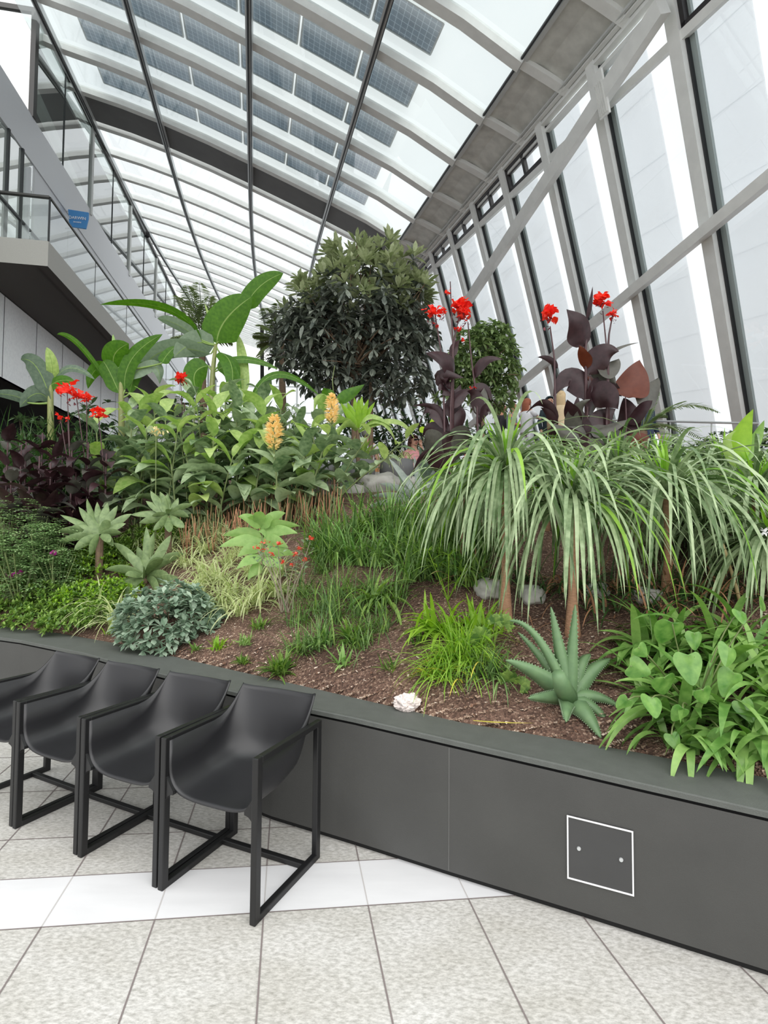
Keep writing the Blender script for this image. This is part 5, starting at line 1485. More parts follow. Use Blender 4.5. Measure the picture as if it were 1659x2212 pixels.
for (a, b_, c_, hw, mt) in (((480, 560), (455, 440), (370, 320), 27, 'canna'), ((500, 700), (475, 620), (450, 555), 12, 'cannar'), ((510, 740), (600, 610), (705, 590), 22, 'canna'), ((530, 700), (660, 590), (830, 535), 4, 'cannag'),
        ((560, 700), (650, 690), (705, 640), 20, 'cannag'), ((520, 720), (620, 735), (685, 800), 14, 'cannag'), ((500, 900), (390, 760), (285, 880), 22, 'canna'), ((500, 1000), (600, 850), (720, 880), 30, 'canna'), ((500, 920), (560, 800), (640, 800), 22, 'canna'),
        ((440, 1060), (400, 980), (370, 900), 14, 'canna'), ((520, 1110), (390, 1115), (262, 1050), 15, 'cannag'), ((520, 1110), (640, 1085), (775, 1020), 12, 'cannag'), ((500, 1250), (350, 1150), (240, 1095), 24, 'canna'), ((530, 1320), (600, 1170), (870, 1240), 34, 'cannag'),
        ((540, 1330), (700, 1290), (820, 1420), 34, 'cannag'), ((745, 1180), (755, 1000), (735, 890), 22, 'canna'), ((765, 890), (800, 770), (838, 645), 31, 'cannar'), ((830, 930), (920, 850), (955, 760), 22, 'cannag'), ((765, 1060), (850, 960), (918, 905), 14, 'canna'), ((740, 1195), (830, 1150), (910, 1160), 13, 'cannar'),
        ((310, 1040), (225, 925), (110, 985), 8, 'canna'), ((300, 1080), (260, 1000), (200, 950), 8, 'canna'), ((500, 1150), (440, 1050), (440, 880), 20, 'canna'), ((520, 1150), (600, 1020), (680, 960), 22, 'canna'), ((500, 1200), (400, 1190), (300, 1260), 22, 'canna'), ((310, 700), (250, 640), (180, 630), 6, 'canna'), ((500, 760), (550, 745), (580, 730), 12, 'cannar'),
        ((520, 860), (620, 880), (700, 960), 24, 'canna'), ((480, 1120), (430, 1000), (520, 900), 20, 'cannag'), ((500, 385), (520, 280), (535, 175), 4, 'canna')):
    lv.append((S5(*a), S5(*b_), S5(*c_), hw, mt))
traced_canna(5.5, 1272, [[S5(510, 1300), S5(500, 1000), S5(495, 700), S5(480, 560)], [S5(300, 1250), S5(290, 640), S5(262, 430)], [S5(620, 1300), S5(632, 640), S5(600, 330)], [S5(740, 1300), S5(740, 1180), S5(752, 1060), S5(745, 880)], [S5(632, 600), S5(640, 480), S5(665, 345)], [S5(490, 560), S5(495, 480), S5(500, 380)]], lv,
             [S5(245, 350) + (24,), S5(590, 262) + (22,), S5(665, 348) + (13,)], 'tall purple canna with broad dark leaves before the slanted windows', 61)
lv = []
for (a, b_, c_, hw, mt) in (((1250, 980), (1190, 880), (1065, 838), 17, 'canna'), ((1380, 1000), (1440, 890), (1560, 880), 10, 'canna'), ((1230, 1070), (1170, 990), (1310, 995), 15, 'canna'), ((1160, 1060), (1190, 1000), (1250, 985), 14, 'canna'), ((1230, 1200), (1290, 1100), (1375, 1085), 13, 'canna'),
        ((1350, 1090), (1440, 1070), (1485, 1145), 11, 'canna'), ((1200, 1330), (1120, 1190), (975, 1180), 6, 'canna'), ((1205, 1340), (1100, 1190), (1018, 1310), 15, 'canna'), ((1200, 1480), (1120, 1330), (1042, 1372), 17, 'canna'), ((1190, 1490), (1100, 1390), (1048, 1410), 20, 'cannag'), ((1230, 1490), (1300, 1360), (1370, 1400), 20, 'cannag'),
        ((1190, 1560), (1070, 1490), (970, 1640), 9, 'canna'), ((1400, 1240), (1385, 1120), (1330, 1080), 12, 'canna'), ((1400, 1235), (1430, 1140), (1440, 1060), 12, 'cannag'), ((1210, 1400), (1290, 1250), (1300, 1180), 14, 'canna'), ((1240, 860), (1250, 790), (1285, 750), 8, 'canna'), ((1220, 1250), (1250, 1150), (1290, 1040), 16, 'canna'),
        ((1200, 1560), (1280, 1450), (1340, 1500), 20, 'cannag'), ((1400, 1290), (1450, 1190), (1500, 1230), 12, 'canna'), ((1210, 1600), (1130, 1520), (1060, 1500), 18, 'canna'), ((1215, 1520), (1200, 1400), (1250, 1360), 18, 'canna'), ((1230, 1110), (1180, 1060), (1150, 1080), 12, 'canna')):
    lv.append((S4(*a), S4(*b_), S4(*c_), hw, mt))
traced_canna(6.0, 968, [[S4(1225, 1600), S4(1225, 1200), S4(1240, 800), S4(1222, 380)], [S4(1190, 1500), S4(1175, 900), S4(1120, 560)], [S4(1400, 1500), S4(1395, 1150), S4(1360, 900), S4(1335, 640)], [S4(1240, 800), S4(1262, 680), S4(1285, 580)]], lv,
             [S4(1112, 580) + (18,), S4(1285, 545) + (26,), S4(1305, 590) + (20,), S4(1170, 575) + (13,), S4(1215, 450) + (11,), S4(1268, 685) + (11,), S4(1300, 760) + (8,), S4(1360, 1060) + (9,), S4(1130, 660) + (9,)], 'tall purple canna with scarlet flowers right of the big tree', 62)
for (x, y, Y, lab) in ((1008, 990, 5.0, 'small coral red bloom at the left edge of the ponytail palms'), (967, 1082, 5.0, 'small coral red bloom above the dark grass clumps')):
    c_ = at(x, y, Y); mb = MB(); rng = R_(int(x)); g = gp(x + 6, Y)
    for _ in range(14): leafpts(mb, curve(c_, azel(rng.uniform(0, 6.3), rng.uniform(-.4, 1.2)), .045, .5, 4), .013, 'ovate', .2, 0, 0, None, None, 0, rng)
    stemtube(mb, bez(g, (g + c_) / 2 + V((.03, 0, 0)), c_, 6), .005, .004, 1)
    simple('coral_flower', mb, [PM['coral'], PM['gstem']], lab, 'flower')

# ---- bananas
def banana(Y, base, stem, leaves, label, seed, r0=.06):
    p = gp(base, Y); r = plant('banana_plant', p, label, 'banana plant', 'banana plants'); rng = R_(seed); mb = MB()
    S_ = [p - Z * .05] + [at(x, y, Y) for x, y in stem]; stemtube(mb, S_, r0, r0 * .45, 0, 10); mb.build('stalk', PM['bstem'], r, smooth=True)
    for i, (a, b_, c_, hw, mt, roll) in enumerate(leaves):
        dy = ((i * 37) % 9 - 4) * .07; A, B_, C_ = at(*a, Y), at(*b_, Y + dy * .6), at(*c_, Y + dy); mb = MB()
        near_ = min(S_, key=lambda s: (s - A).length)
        if (near_ - A).length > .06: stemtube(mb, bez(near_, (near_ + A) / 2 - Z * .03, A, 4), .018, .012, 1)
        traced_leaf(mb, A, B_, C_, hw / F_PX * Y, 'banana', 0, roll, .18, 1, .0, rng, 16)
        mb.build('leaf', [PM[mt], PM['brib']], r, smooth=True)
    return r
banana(8.5, 458, [(457, 860), (460, 800), (466, 745)], [((468, 742), (488, 690), (545, 640), 40, 'banana', .15), ((528, 668), (560, 620), (612, 590), 22, 'banana', .2), ((436, 738), (360, 668), (216, 658), 14, 'banana', .9), ((424, 728), (380, 700), (340, 688), 14, 'bananad', .5), ((462, 748), (418, 742), (376, 772), 27, 'bananad', .0),
    ((455, 765), (350, 760), (293, 828), 22, 'bananad', .3), ((472, 790), (530, 776), (602, 798), 9, 'banana', .5), ((540, 872), (600, 808), (692, 856), 11, 'banana', .7), ((527, 852), (524, 780), (513, 722), 12, 'gingerl', .1), ((450, 790), (420, 810), (432, 858), 24, 'banana', .3), ((474, 760), (500, 790), (498, 850), 22, 'banana', .5), ((470, 800), (495, 800), (520, 850), 18, 'banana', -.4), ((462, 745), (455, 700), (442, 655), 4, 'gingerl', .2)],
    'tallest banana plant with one broad raised leaf near centre left', 71)
banana(8.3, 262, [(262, 860), (262, 800)], [((248, 795), (248, 765), (278, 742), 26, 'banana', .1), ((270, 842), (285, 775), (351, 722), 17, 'banana', .2), ((258, 850), (235, 800), (222, 780), 20, 'banana', .2), ((232, 830), (170, 745), (123, 722), 8, 'banana', .7), ((262, 800), (250, 760), (244, 722), 6, 'dusty', .1), ((275, 820), (330, 790), (345, 830), 16, 'bananad', .4), ((262, 830), (215, 795), (190, 840), 16, 'banana', .3), ((350, 785), (362, 765), (380, 748), 12, 'banana', .2), ((280, 850), (300, 800), (330, 800), 16, 'banana', -.3)],
    'middle banana plant under the balcony end', 72)
banana(8.0, 110, [(109, 870), (111, 820)], [((107, 857), (78, 792), (45, 777), 21, 'strapd', .2), ((113, 818), (112, 785), (101, 750), 12, 'gingerl', .1), ((104, 838), (130, 822), (162, 826), 12, 'banana', .3), ((115, 830), (150, 795), (205, 820), 9, 'strapd', .5), ((110, 872), (80, 850), (43, 880), 19, 'strapd', .2), ((60, 870), (30, 855), (-20, 850), 13, 'strapd', .4), ((112, 840), (95, 800), (60, 815), 14, 'strapd', -.4)],
    'left banana plant in front of the pale cladding', 73)
# grey strap plants between the bananas
for i, (x, Y, L, n) in enumerate(((235, 7.4, .8, 22), (285, 7.5, .85, 26), (335, 7.6, .8, 22), (210, 7.8, .7, 18), (375, 7.9, .75, 18), (180, 7.6, .7, 18), (310, 8.2, .9, 22))):
    g = gp(x, Y); g2 = V(g); mb = MB(); tuft(mb, g2 + Z * .25, n, L, .035, R_(600 + i), el=(.7, 1.5), droop=(.3, 1.4), prof='strap', segs=8, spread=.08, fold=.3); mb.tube([g - Z * .05, g + Z * .3], [.05, .05], 8)
    simple('strap_plant', mb, [PM['strapd']], 'dull grey-green strap-leaved plant between ginger and bananas', 'plant', 'grey-green strap plants behind the ginger')
# shaded grass at the far left and shrubs closing the gaps
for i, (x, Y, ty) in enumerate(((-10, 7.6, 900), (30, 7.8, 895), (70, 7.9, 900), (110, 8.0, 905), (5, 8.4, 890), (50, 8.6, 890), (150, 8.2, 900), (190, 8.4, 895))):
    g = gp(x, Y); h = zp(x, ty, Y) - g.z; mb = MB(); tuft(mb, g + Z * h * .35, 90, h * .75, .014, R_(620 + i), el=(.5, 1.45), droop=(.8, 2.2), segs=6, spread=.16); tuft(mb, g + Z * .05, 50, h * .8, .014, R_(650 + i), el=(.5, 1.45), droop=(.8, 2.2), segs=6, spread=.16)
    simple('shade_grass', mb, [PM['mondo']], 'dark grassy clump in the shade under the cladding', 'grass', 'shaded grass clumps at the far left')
# tree ferns
def treefern(x, y, Y, tips, lab, seed, k=1.0):
    c_ = at(x, y, Y); g = gp(x, Y); r = plant('tree_fern', g, lab, 'tree fern', 'tree ferns'); rng = R_(seed)
    mb = MB(); stemtube(mb, [g - Z * .1, g.lerp(c_, .5) + V((.03, 0, 0)), c_], .09, .06, 0, 9); mb.build('trunk', M['black'] if False else PM['bark'], r, smooth=True)
    for i, (tx, ty) in enumerate(tips):
        t_ = at(tx, ty, Y + ((i * 5) % 7 - 3) * .25); m_ = (c_ + t_) / 2 + Z * ((t_ - c_).length * .22); mb = MB()
        frond(mb, bez(c_, m_, t_, 9), .30 * k, .022 * k, rng, 26, 0, .9, 1, .012); mb.build('frond', [PM['tfern'], M['rail_dark']], r, smooth=True)
treefern(436, 738, 10.5, [(404, 616), (382, 640), (385, 690), (372, 730), (430, 610), (455, 640), (480, 690), (470, 730), (410, 650), (500, 740), (440, 660)], 'tree fern standing behind the tallest banana plant', 1)
treefern(608, 742, 11, [(570, 665), (560, 705), (555, 745), (600, 655), (640, 670), (655, 710), (590, 690), (560, 780), (620, 790), (545, 725)], 'tree fern at the left side of the big tree', 2)
# big evergreen tree
TY = 9.3
BL = [(770, 640, 115, 70), (760, 560, 55, 45), (840, 570, 60, 45), (690, 660, 80, 55), (860, 650, 70, 65), (640, 710, 60, 45), (720, 740, 110, 75), (830, 750, 95, 75), (900, 720, 40, 60), (640, 770, 50, 45), (770, 690, 140, 60), (700, 810, 70, 40), (850, 830, 90, 45), (905, 630, 22, 40)]
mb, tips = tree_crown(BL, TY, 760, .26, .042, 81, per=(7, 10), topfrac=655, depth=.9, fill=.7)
for (x, y) in ((770, 515), (762, 540), (735, 545), (843, 515), (850, 540), (790, 545), (820, 560), (700, 590), (880, 590), (905, 600)):
    q = at(x, y + 10, TY); rg = R_(x)
    for i in range(9): leafpts(mb, curve(q, azel(i * .7, rg.uniform(.2, 1.2)), .26, .2, 4), .036, 'obov', .25, 0, 1, None, None, 0, rg)
    tips.append(q)
g = gp(765, TY); r = plant('evergreen_tree', g, 'large dense evergreen tree with whorled leaves in the centre', 'tree')
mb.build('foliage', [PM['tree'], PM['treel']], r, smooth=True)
tb = MB(); rg = R_(1); branches(tb, g, at(760, 800, TY), tips[:400], rg, 46, .07); branches(tb, g + V((.25, 0, 0)), at(800, 790, TY), tips[400:], rg, 30, .05)
for (x, y) in ((770, 515), (762, 540), (735, 545), (843, 515), (850, 540), (790, 545), (820, 560), (700, 590), (880, 590), (905, 600)): stemtube(tb, [at(x, y + 70, TY), at(x, y + 10, TY)], .012, .005, 0, 5)
tb.build('trunk', PM['bark'], r, smooth=True)
BL2 = [(1040, 770, 75, 70), (1080, 800, 50, 65), (1010, 800, 50, 60), (1060, 730, 50, 35), (1000, 850, 60, 40), (1070, 860, 45, 35)]
mb, tips = tree_crown(BL2, 9.6, 620, .14, .030, 82, per=(5, 8), mats=1, prof='lance', fill=.6, depth=.9)
g = gp(1040, 9.6); r = plant('small_leaved_tree', g, 'bright small-leaved tree between the two tall purple cannas', 'tree'); mb.build('foliage', [PM['tree2']], r, smooth=True)
tb = MB(); branches(tb, g, at(1040, 830, 9.6), tips, R_(3), 26, .045); tb.build('trunk', PM['bark'], r, smooth=True)
# backdrop shrubs on the terrace
BS = [(640, 9.2, 895, .55, 'shrub', 'dark shrub behind the upper yellow flower spike'), (720, 9.6, 880, .6, 'shrub', 'dark leafy shrub under the left of the big tree'), (850, 11.6, 860, .6, 'shrub', 'dark leafy shrub under the big tree by the seated woman'), (905, 11.8, 850, .55, 'shrub', 'dark leafy shrub left of the middle purple canna'), (815, 11.4, 870, .5, 'shrub', 'dark leafy shrub under the trunk of the big tree'), (985, 8.6, 905, .5, 'shrub', 'dark shrub between canna stems'), (1050, 8.2, 925, .5, 'shrub', 'low dark shrub below the small-leaved tree'),
      (560, 8.8, 870, .55, 'palm', 'fine-leaved green shrub right of the tallest banana'), (620, 8.9, 865, .5, 'palm', 'fine-leaved green shrub left of the upper flower spike'), (500, 9.5, 850, .6, 'shrub', 'dark shrub behind the tallest banana stalk'), (400, 9.4, 850, .6, 'shrub', 'dark shrub behind the green canna'), (320, 9.2, 840, .6, 'shrub', 'dark shrub behind the middle banana'), (200, 9.0, 850, .6, 'shrub', 'dark shrub left of the middle banana'), (60, 9.4, 885, .6, 'shrub', 'dark shrub at the far left behind shaded grass')]
for i, (x, Y, ty, rx, mt, lab) in enumerate(BS):
    g = gp(x, Y); h = zp(x, ty, Y) - g.z
    shrub('shrub', g, rx, max(.3, h), 150, .17 if mt == 'shrub' else .22, .032 if mt == 'shrub' else .012, [PM[mt]], 700 + i, lab, 'shrub', 'shrubs at the back of the terrace', per=(4, 6) if mt == 'shrub' else (7, 10), dens=.15, ry=.45, droop=.8)
for i, (x, Y, ty, rx) in enumerate(((1520, 6.3, 955, .45), (1590, 6.2, 935, .5), (1650, 6.1, 925, .5), (1470, 6.6, 965, .4), (1560, 7.4, 930, .6))):
    g = gp(x, Y); h = zp(x, ty, Y) - g.z; shrub('small_leaved_hedge', g, rx, max(.3, h), 420, .055, .016, [PM['shrub']], 730 + i, 'dark small-leaved hedge along the window foot at right', 'hedge', 'small-leaved hedge plants at right', per=(3, 5), dens=.3, ry=.35)
# cycad by the windows
c_ = at(1388, 932, 6.7); g = gp(1388, 6.7); r = plant('cycad', g, 'cycad with feathery arching fronds before the slanted windows', 'cycad'); rng = R_(5)
mb = MB(); stemtube(mb, [g - Z * .05, c_], .07, .06, 0, 8); mb.build('trunk', PM['bark'], r, smooth=True)
for i, (tx, ty, bow, ) in enumerate(((1556, 892, .33), (1480, 868, .12), (1425, 848, .0), (1398, 850, .0), (1350, 880, .15), (1470, 935, .15), (1330, 930, .15), (1440, 900, .1), (1520, 950, .2))):
    t_ = at(tx, ty, 6.7 + ((i * 3) % 5 - 2) * .12); mb = MB(); frond(mb, bez(c_, (c_ + t_) / 2 + Z * bow * 1.2, t_, 10), .17, .008, rng, 34, 0, .4, 1, .008, 1.0); mb.build('frond', [PM['palm'], PM['gstem']], r, smooth=True)
# yellow-green spear leaves at right
p = gp(1600, 3.9); r = plant('spear_leaf_plant', p, 'yellow-green broad spear leaf rising above the right-hand drooping leaves', 'plant')
for (a, b_, c_, hw, mt, roll) in (((1592, 1000), (1600, 945), (1627, 884), 23, 'limeb', .1), ((1605, 1000), (1630, 950), (1651, 908), 15, 'dusty', .5), ((1590, 1010), (1570, 960), (1590, 930), 10, 'gingerl', .2)):
    mb = MB(); traced_leaf(mb, at(*a, 3.9), at(*b_, 3.9), at(*c_, 3.85), hw / F_PX * 3.9, 'ovate', 0, roll, .25, None, .03, R_(1), 12); mb.build('leaf', PM[mt], r, smooth=True)
mb = MB(); stemtube(mb, [p - Z * .03, at(1593, 1005, 3.9)], .014, .01); mb.build('stem', PM['gstem'], r)
# lime bromeliad-like plant and round lime leaves
p = gp(773, 7.3); c_ = at(773, 925, 7.3); r = plant('lime_dracaena', p, 'bright lime plant with upright strap leaves below the big tree', 'plant'); mb = MB(); stemtube(mb, [p - Z * .05, c_], .03, .025); mb.build('stem', PM['bark'], r)
for i, (tx, ty, hw) in enumerate(((736, 870, 8), (750, 868, 9), (765, 858, 9), (782, 855, 9), (796, 862, 8), (810, 868, 7), (742, 885, 8), (803, 880, 7), (775, 862, 8))):
    t_ = at(tx, ty, 7.3 + (i % 4 - 2) * .06); mb = MB(); traced_leaf(mb, c_, (c_ + t_) / 2, t_, hw / F_PX * 7.3, 'strap', 0, .2 * (i % 3), .2, None, .05, R_(i), 10); mb.build('leaf', PM['limeb'], r, smooth=True)
for i, (mx, my, tx, ty) in enumerate(((850, 915, 895, 948), (820, 915, 855, 955), (735, 915, 705, 950), (720, 905, 690, 915), (800, 905, 850, 925), (745, 925, 725, 965))):
    t_ = at(tx, ty, 7.2); mb = MB(); traced_leaf(mb, c_ - Z * .05, at(mx, my - 6, 7.2), t_, 9 / F_PX * 7.3, 'strap', 0, .8, .2, None, .0, R_(i), 12); mb.build('leaf', PM['gingerl'], r, smooth=True)
p = gp(940, 7.3); r = plant('round_leaved_plant', p, 'lime green round-leaved plant beside the middle purple canna', 'plant')
for i, (x, y, s_) in enumerate(((941, 916, 15), (922, 932, 9), (932, 940, 10), (950, 936, 10), (912, 928, 7))):
    c_ = at(x, y, 7.3 - .02 * i); mb = MB(); s2 = s_ / F_PX * 7.3; traced_leaf(mb, c_ - Z * s2, c_, c_ + Z * s2, s2 * .95, lambda t: math.sqrt(max(0, 1 - (2 * t - 1) ** 2)), 0, .2, .1, None, 0, R_(i), 12)
    stemtube(mb, [p, c_ - Z * s2], .006, .004, 1); mb.build('leaf', [PM['limeround'], PM['gstem']], r, smooth=True)
# extra raised ginger-green leaves in front of the tree
p = gp(725, 7.4); r = plant('canna', p, 'green canna with two large raised leaves beside the upper flower spike', 'canna'); mb = MB(); stemtube(mb, [p, at(722, 870, 7.4)], .02, .012); stemtube(mb, [at(722, 870, 7.4), at(718, 820, 7.4), at(723, 790, 7.4)], .009, .004); mb.build('stem', PM['gstem'], r, smooth=True)
for (a, b_, c_, hw, mt, roll) in (((726, 866), (755, 850), (788, 830), 14, 'banana', .3), ((722, 868), (706, 850), (702, 838), 14, 'banana', .2), ((720, 880), (690, 860), (680, 900), 9, 'gingerl', .3), ((722, 900), (745, 880), (770, 890), 10, 'ginger', .3)):
    mb = MB(); traced_leaf(mb, at(*a, 7.4), at(*b_, 7.35), at(*c_, 7.3), hw / F_PX * 7.4, 'ovate', 0, roll, .3, None, .08, R_(2), 12); mb.build('leaf', PM[mt], r, smooth=True)

# ---- left ground cover and ferny shrubs
MT = [(216, 1212, .28, .30), (180, 1205, .26, .26), (252, 1205, .24, .26), (345, 1170, .24, .24), (380, 1165, .2, .2), (300, 1180, .22, .24), (30, 1240, .42, .26), (95, 1250, .42, .26), (160, 1240, .36, .26), (215, 1250, .32, .26), (40, 1300, .40, .24), (120, 1310, .38, .24), (190, 1310, .34, .24), (20, 1340, .3, .18), (90, 1345, .3, .16), (245, 1300, .26, .22), (150, 1350, .24, .14), (235, 1215, .28, .24), (-20, 1270, .4, .26), (215, 1340, .2, .14)]
for i, (x, y, rx, rz) in enumerate(MT):
    g = gpx(x, y) or gp(x, 5.4)
    shrub('ground_cover', g, rx, rz, 250, .05, .011, [PM['mat']] if i % 3 else [PM['limeb'], PM['mat']], 800 + i, 'low leafy green ground cover spreading at the left end of bed', 'ground cover plant', 'ground cover mounds at the left', prof='lance', per=(4, 6), dens=.4, stem=False, ry=.3, el=(-.1, 1.2))
for i, (x, y, lab) in enumerate(((115, 1198, 'magenta flower above the left ground cover'), (45, 1238, 'magenta flower near the left frame edge'), (25, 1246, 'faint magenta flower at the left frame edge'))):
    q = at(x, y, 5.2); mb = MB(); rng = R_(i); g = gp(x, 5.2)
    for _ in range(18): leafpts(mb, curve(q + V((rng.gauss(0, .015), 0, rng.gauss(0, .008))), azel(rng.uniform(0, 6.3), rng.uniform(-.2, 1.2)), .04, .5, 3), .012, 'ovate', .2, 0, 0, None, None, 0, rng)
    stemtube(mb, [g, q], .004, .003, 1); simple('magenta_flower', mb, [PM['purple'], PM['gstem']], lab, 'flower')
FS = [(15, 5.9, 1060, .3), (70, 5.7, 1075, .3), (25, 5.5, 1100, .35), (85, 5.4, 1120, .3), (0, 5.3, 1140, .35), (50, 5.25, 1160, .35), (110, 5.5, 1130, .25), (130, 5.35, 1175, .25), (-30, 5.7, 1080, .3)]
for i, (x, Y, ty, rx) in enumerate(FS):
    g = gp(x, Y); h = max(.2, zp(x, ty, Y) - g.z); r = plant('ferny_shrub', g, 'fine-cut ferny pale green shrub at the left edge before purple cannas', 'shrub', 'ferny shrubs at the left edge'); rng = R_(830 + i); mb = MB()
    for _ in range(120):
        a = rng.uniform(0, 6.3); q = g + V((rng.gauss(0, rx * .4), rng.gauss(0, rx * .35), h * rng.uniform(.2, .95))); pts = curve(q, azel(a, rng.uniform(.0, .9)), .20, 1.0, 5)
        for t in range(1, 6):
            for s_ in (-1, 1):
                d = (pts[t] - pts[t - 1]).normalized(); sd = d.cross(Z).normalized() * s_; leafpts(mb, curve(pts[t - 1], d * .7 + sd, .06 * (1.1 - t * .12), .4, 3), .009, 'lance', .2, 0, 0, None, None, 0, rng)
    mb.build('foliage', [PM['fern']], r, smooth=True)
    st = MB()
    for _ in range(8): stemtube(st, [g, g + V((rng.gauss(0, rx * .4), rng.gauss(0, rx * .3), h * .8))], .007, .003)
    st.build('stem', PM['gstem'], r)
# ================================================================== people
SK = dict(light=paint('skin_light', (214, 166, 142), .5), tan=paint('skin_tan', (198, 142, 112), .5))
def cloth(n, c_): return paint(n, c_, .85, var=.06, vscale=20)
def skin_obj(name, verts, edges, radii, root_i, mat, parent, sub=2):
    me = bpy.data.meshes.new(name); me.from_pydata([tuple(v) for v in verts], edges, []); me.materials.append(mat)
    o = bpy.data.objects.new(name, me); C.objects.link(o); o.parent = parent
    bm = bmesh.new(); bm.from_mesh(me); ly = bm.verts.layers.skin.verify()
    for i, v in enumerate(bm.verts):
        v[ly].radius = radii[i] if isinstance(radii[i], tuple) else (radii[i], radii[i]); v[ly].use_root = i == root_i
    bm.to_mesh(me); bm.free()
    s_ = o.modifiers.new('skin', 'SKIN'); s_.use_smooth_shade = True
    u = o.modifiers.new('sub', 'SUBSURF'); u.levels = sub; u.render_levels = sub
    return o
def lathe(mb, rings, k, n=16):
    base = len(mb.v)
    for (c_, rx, ry) in rings:
        for q in range(n): a = 2 * PI * q / n; mb.v.append((c_.x + rx * k * math.cos(a), c_.y + ry * k * math.sin(a), c_.z))
    for i in range(len(rings) - 1):
        for q in range(n): l = (q + 1) % n; mb.face((base + i * n + q, base + i * n + l, base + (i + 1) * n + l, base + (i + 1) * n + q))
    mb.face([base + q for q in range(n)][::-1]); e_ = base + (len(rings) - 1) * n; mb.face([e_ + q for q in range(n)])
def person(name_loc, yaw, H, label, skin, hair, top, bottom, pose='stand', hairlen=.2, larm=None, rarm=None, coat=0, glasses=False, group=None, head_turn=0):
    """figure facing -Y in its own space; arms given as (elbow, wrist) points"""
    r = empty('person', name_loc, label, 'person', group); r.rotation_euler = (0, 0, yaw); k = H / 1.72
    if pose == 'stand':
        hip = .92; LL = [((.09, 0, .90), (.10, -.01, .50), (.10, .02, .09), (.11, -.13, .035)), ((-.09, 0, .90), (-.11, -.03, .50), (-.12, .04, .09), (-.13, -.11, .035))]
    else:
        hip = .46; LL = [((.09, 0, .47), (.11, -.42, .49), (.12, -.40, .09), (.12, -.54, .035)), ((-.09, 0, .47), (-.12, -.42, .49), (-.14, -.36, .09), (-.14, -.50, .035))]
    h = hip
    vs = [(0, 0, h), (0, .01, h + .16), (0, .0, h + .36), (0, .01, h + .50), (0, -.005, h + .565), (0, -.02, h + .62), (0, -.025, h + .70), (0, -.015, h + .765)]
    ra = [(.15, .11), (.125, .10), (.155, .11), (.085, .07), (.052, .052), (.068, .078), (.078, .098), (.062, .078)]
    ed = [(i, i + 1) for i in range(7)]
    larm = larm or ((.25, .03, h + .22), (.27, -.06, h - .02)); rarm = rarm or ((-.25, .03, h + .22), (-.27, -.06, h - .02))
    def add(p, rr, link): vs.append(p); ra.append(rr); ed.append((link, len(vs) - 1)); return len(vs) - 1
    for sx, (el, wr_) in ((1, larm), (-1, rarm)):
        s_ = add((sx * .16, .01, h + .475), .055, 3); e_ = add(el, .040, s_); w_ = add(wr_, .027, e_)
        d = (V(wr_) - V(el)).normalized(); pl = V(wr_) + d * .06; p_ = add(tuple(pl), (.034, .022), w_)
        sd = d.cross(V((0, 1, .2))).normalized()
        for q, (o_, l) in enumerate(((-.03, .06), (-.01, .075), (.01, .07), (.03, .055))):
            a = add(tuple(pl + sd * o_ + d * .035), .010, p_); b_ = add(tuple(pl + sd * o_ * 1.1 + d * (.035 + l * .5) - V((0, .004, 0))), .009, a); add(tuple(pl + sd * o_ * 1.1 + d * (.03 + l) - V((0, .012, 0))), .007, b_)
        a = add(tuple(V(wr_) + d * .03 + sd * .035), .011, w_); add(tuple(V(wr_) + d * .065 + sd * .055), .009, a)
    for j, L in enumerate(LL):
        a = add(L[0], (.088, .085), 0); b_ = add(L[1], .060, a); c_ = add(L[2], .040, b_); add(L[3], (.040, .03), c_)
    vs = [V(v) * k for v in vs]; ra = [tuple(x * k for x in q) if isinstance(q, tuple) else q * k for q in ra]
    body = skin_obj('body', vs, ed, ra, 0, SK[skin], r)
    # face
    hc = V((0, -.025, h + .70)) * k
    for sx in (-1, 1):
        m_ = MB(); m_.box(hc + V((sx * .031, -.088, .012)) * k, .022 * k, .012 * k, .011 * k); m_.build('eye', M['black'] if glasses else paint('eye_dark', (60, 44, 38), .3), r, local=True)
        m_ = MB(); m_.tube([hc + V((sx * .076, .0, .02)) * k, hc + V((sx * .088, .008, -.02)) * k], [.014 * k, .010 * k], 6); m_.build('ear', SK[skin], r, local=True)
    m_ = MB(); m_.tube([hc + V((0, -.088, .018)) * k, hc + V((0, -.112, -.022)) * k, hc + V((0, -.092, -.03)) * k], [.007 * k, .013 * k, .008 * k], 6); m_.build('nose', SK[skin], r, local=True)
    m_ = MB(); m_.box(hc + V((0, -.084, -.052)) * k, .042 * k, .014 * k, .010 * k); m_.build('mouth', paint('lips', (170, 90, 84), .5), r, local=True)
    if glasses:
        m_ = MB(); m_.box(hc + V((0, -.100, .012)) * k, .13 * k, .012 * k, .034 * k); m_.build('sunglasses', M['black'], r, local=True)
    # hair: a cap over the skull, open at the face, and a fall behind
    m_ = MB(); NA, NB2 = 20, 12; hcc = hc + V((0, .010, .016)) * k; idx_ = {}
    for b_ in range(NB2 + 1):
        th = PI * .74 * b_ / NB2
        for a_ in range(NA):
            ph = 2 * PI * a_ / NA; d = V((math.sin(th) * math.cos(ph), math.sin(th) * math.sin(ph), math.cos(th)))
            idx_[(a_, b_)] = len(m_.v); m_.v.append(tuple(hcc + V((d.x * .090, d.y * .108, d.z * .102)) * k))
    for b_ in range(NB2):
        for a_ in range(NA):
            q = (a_ + 1) % NA; y_ = math.sin(2 * PI * (a_ + .5) / NA)
            if b_ >= 5 and y_ < -.45: continue
            m_.face((idx_[(a_, b_)], idx_[(q, b_)], idx_[(q, b_ + 1)], idx_[(a_, b_ + 1)]))
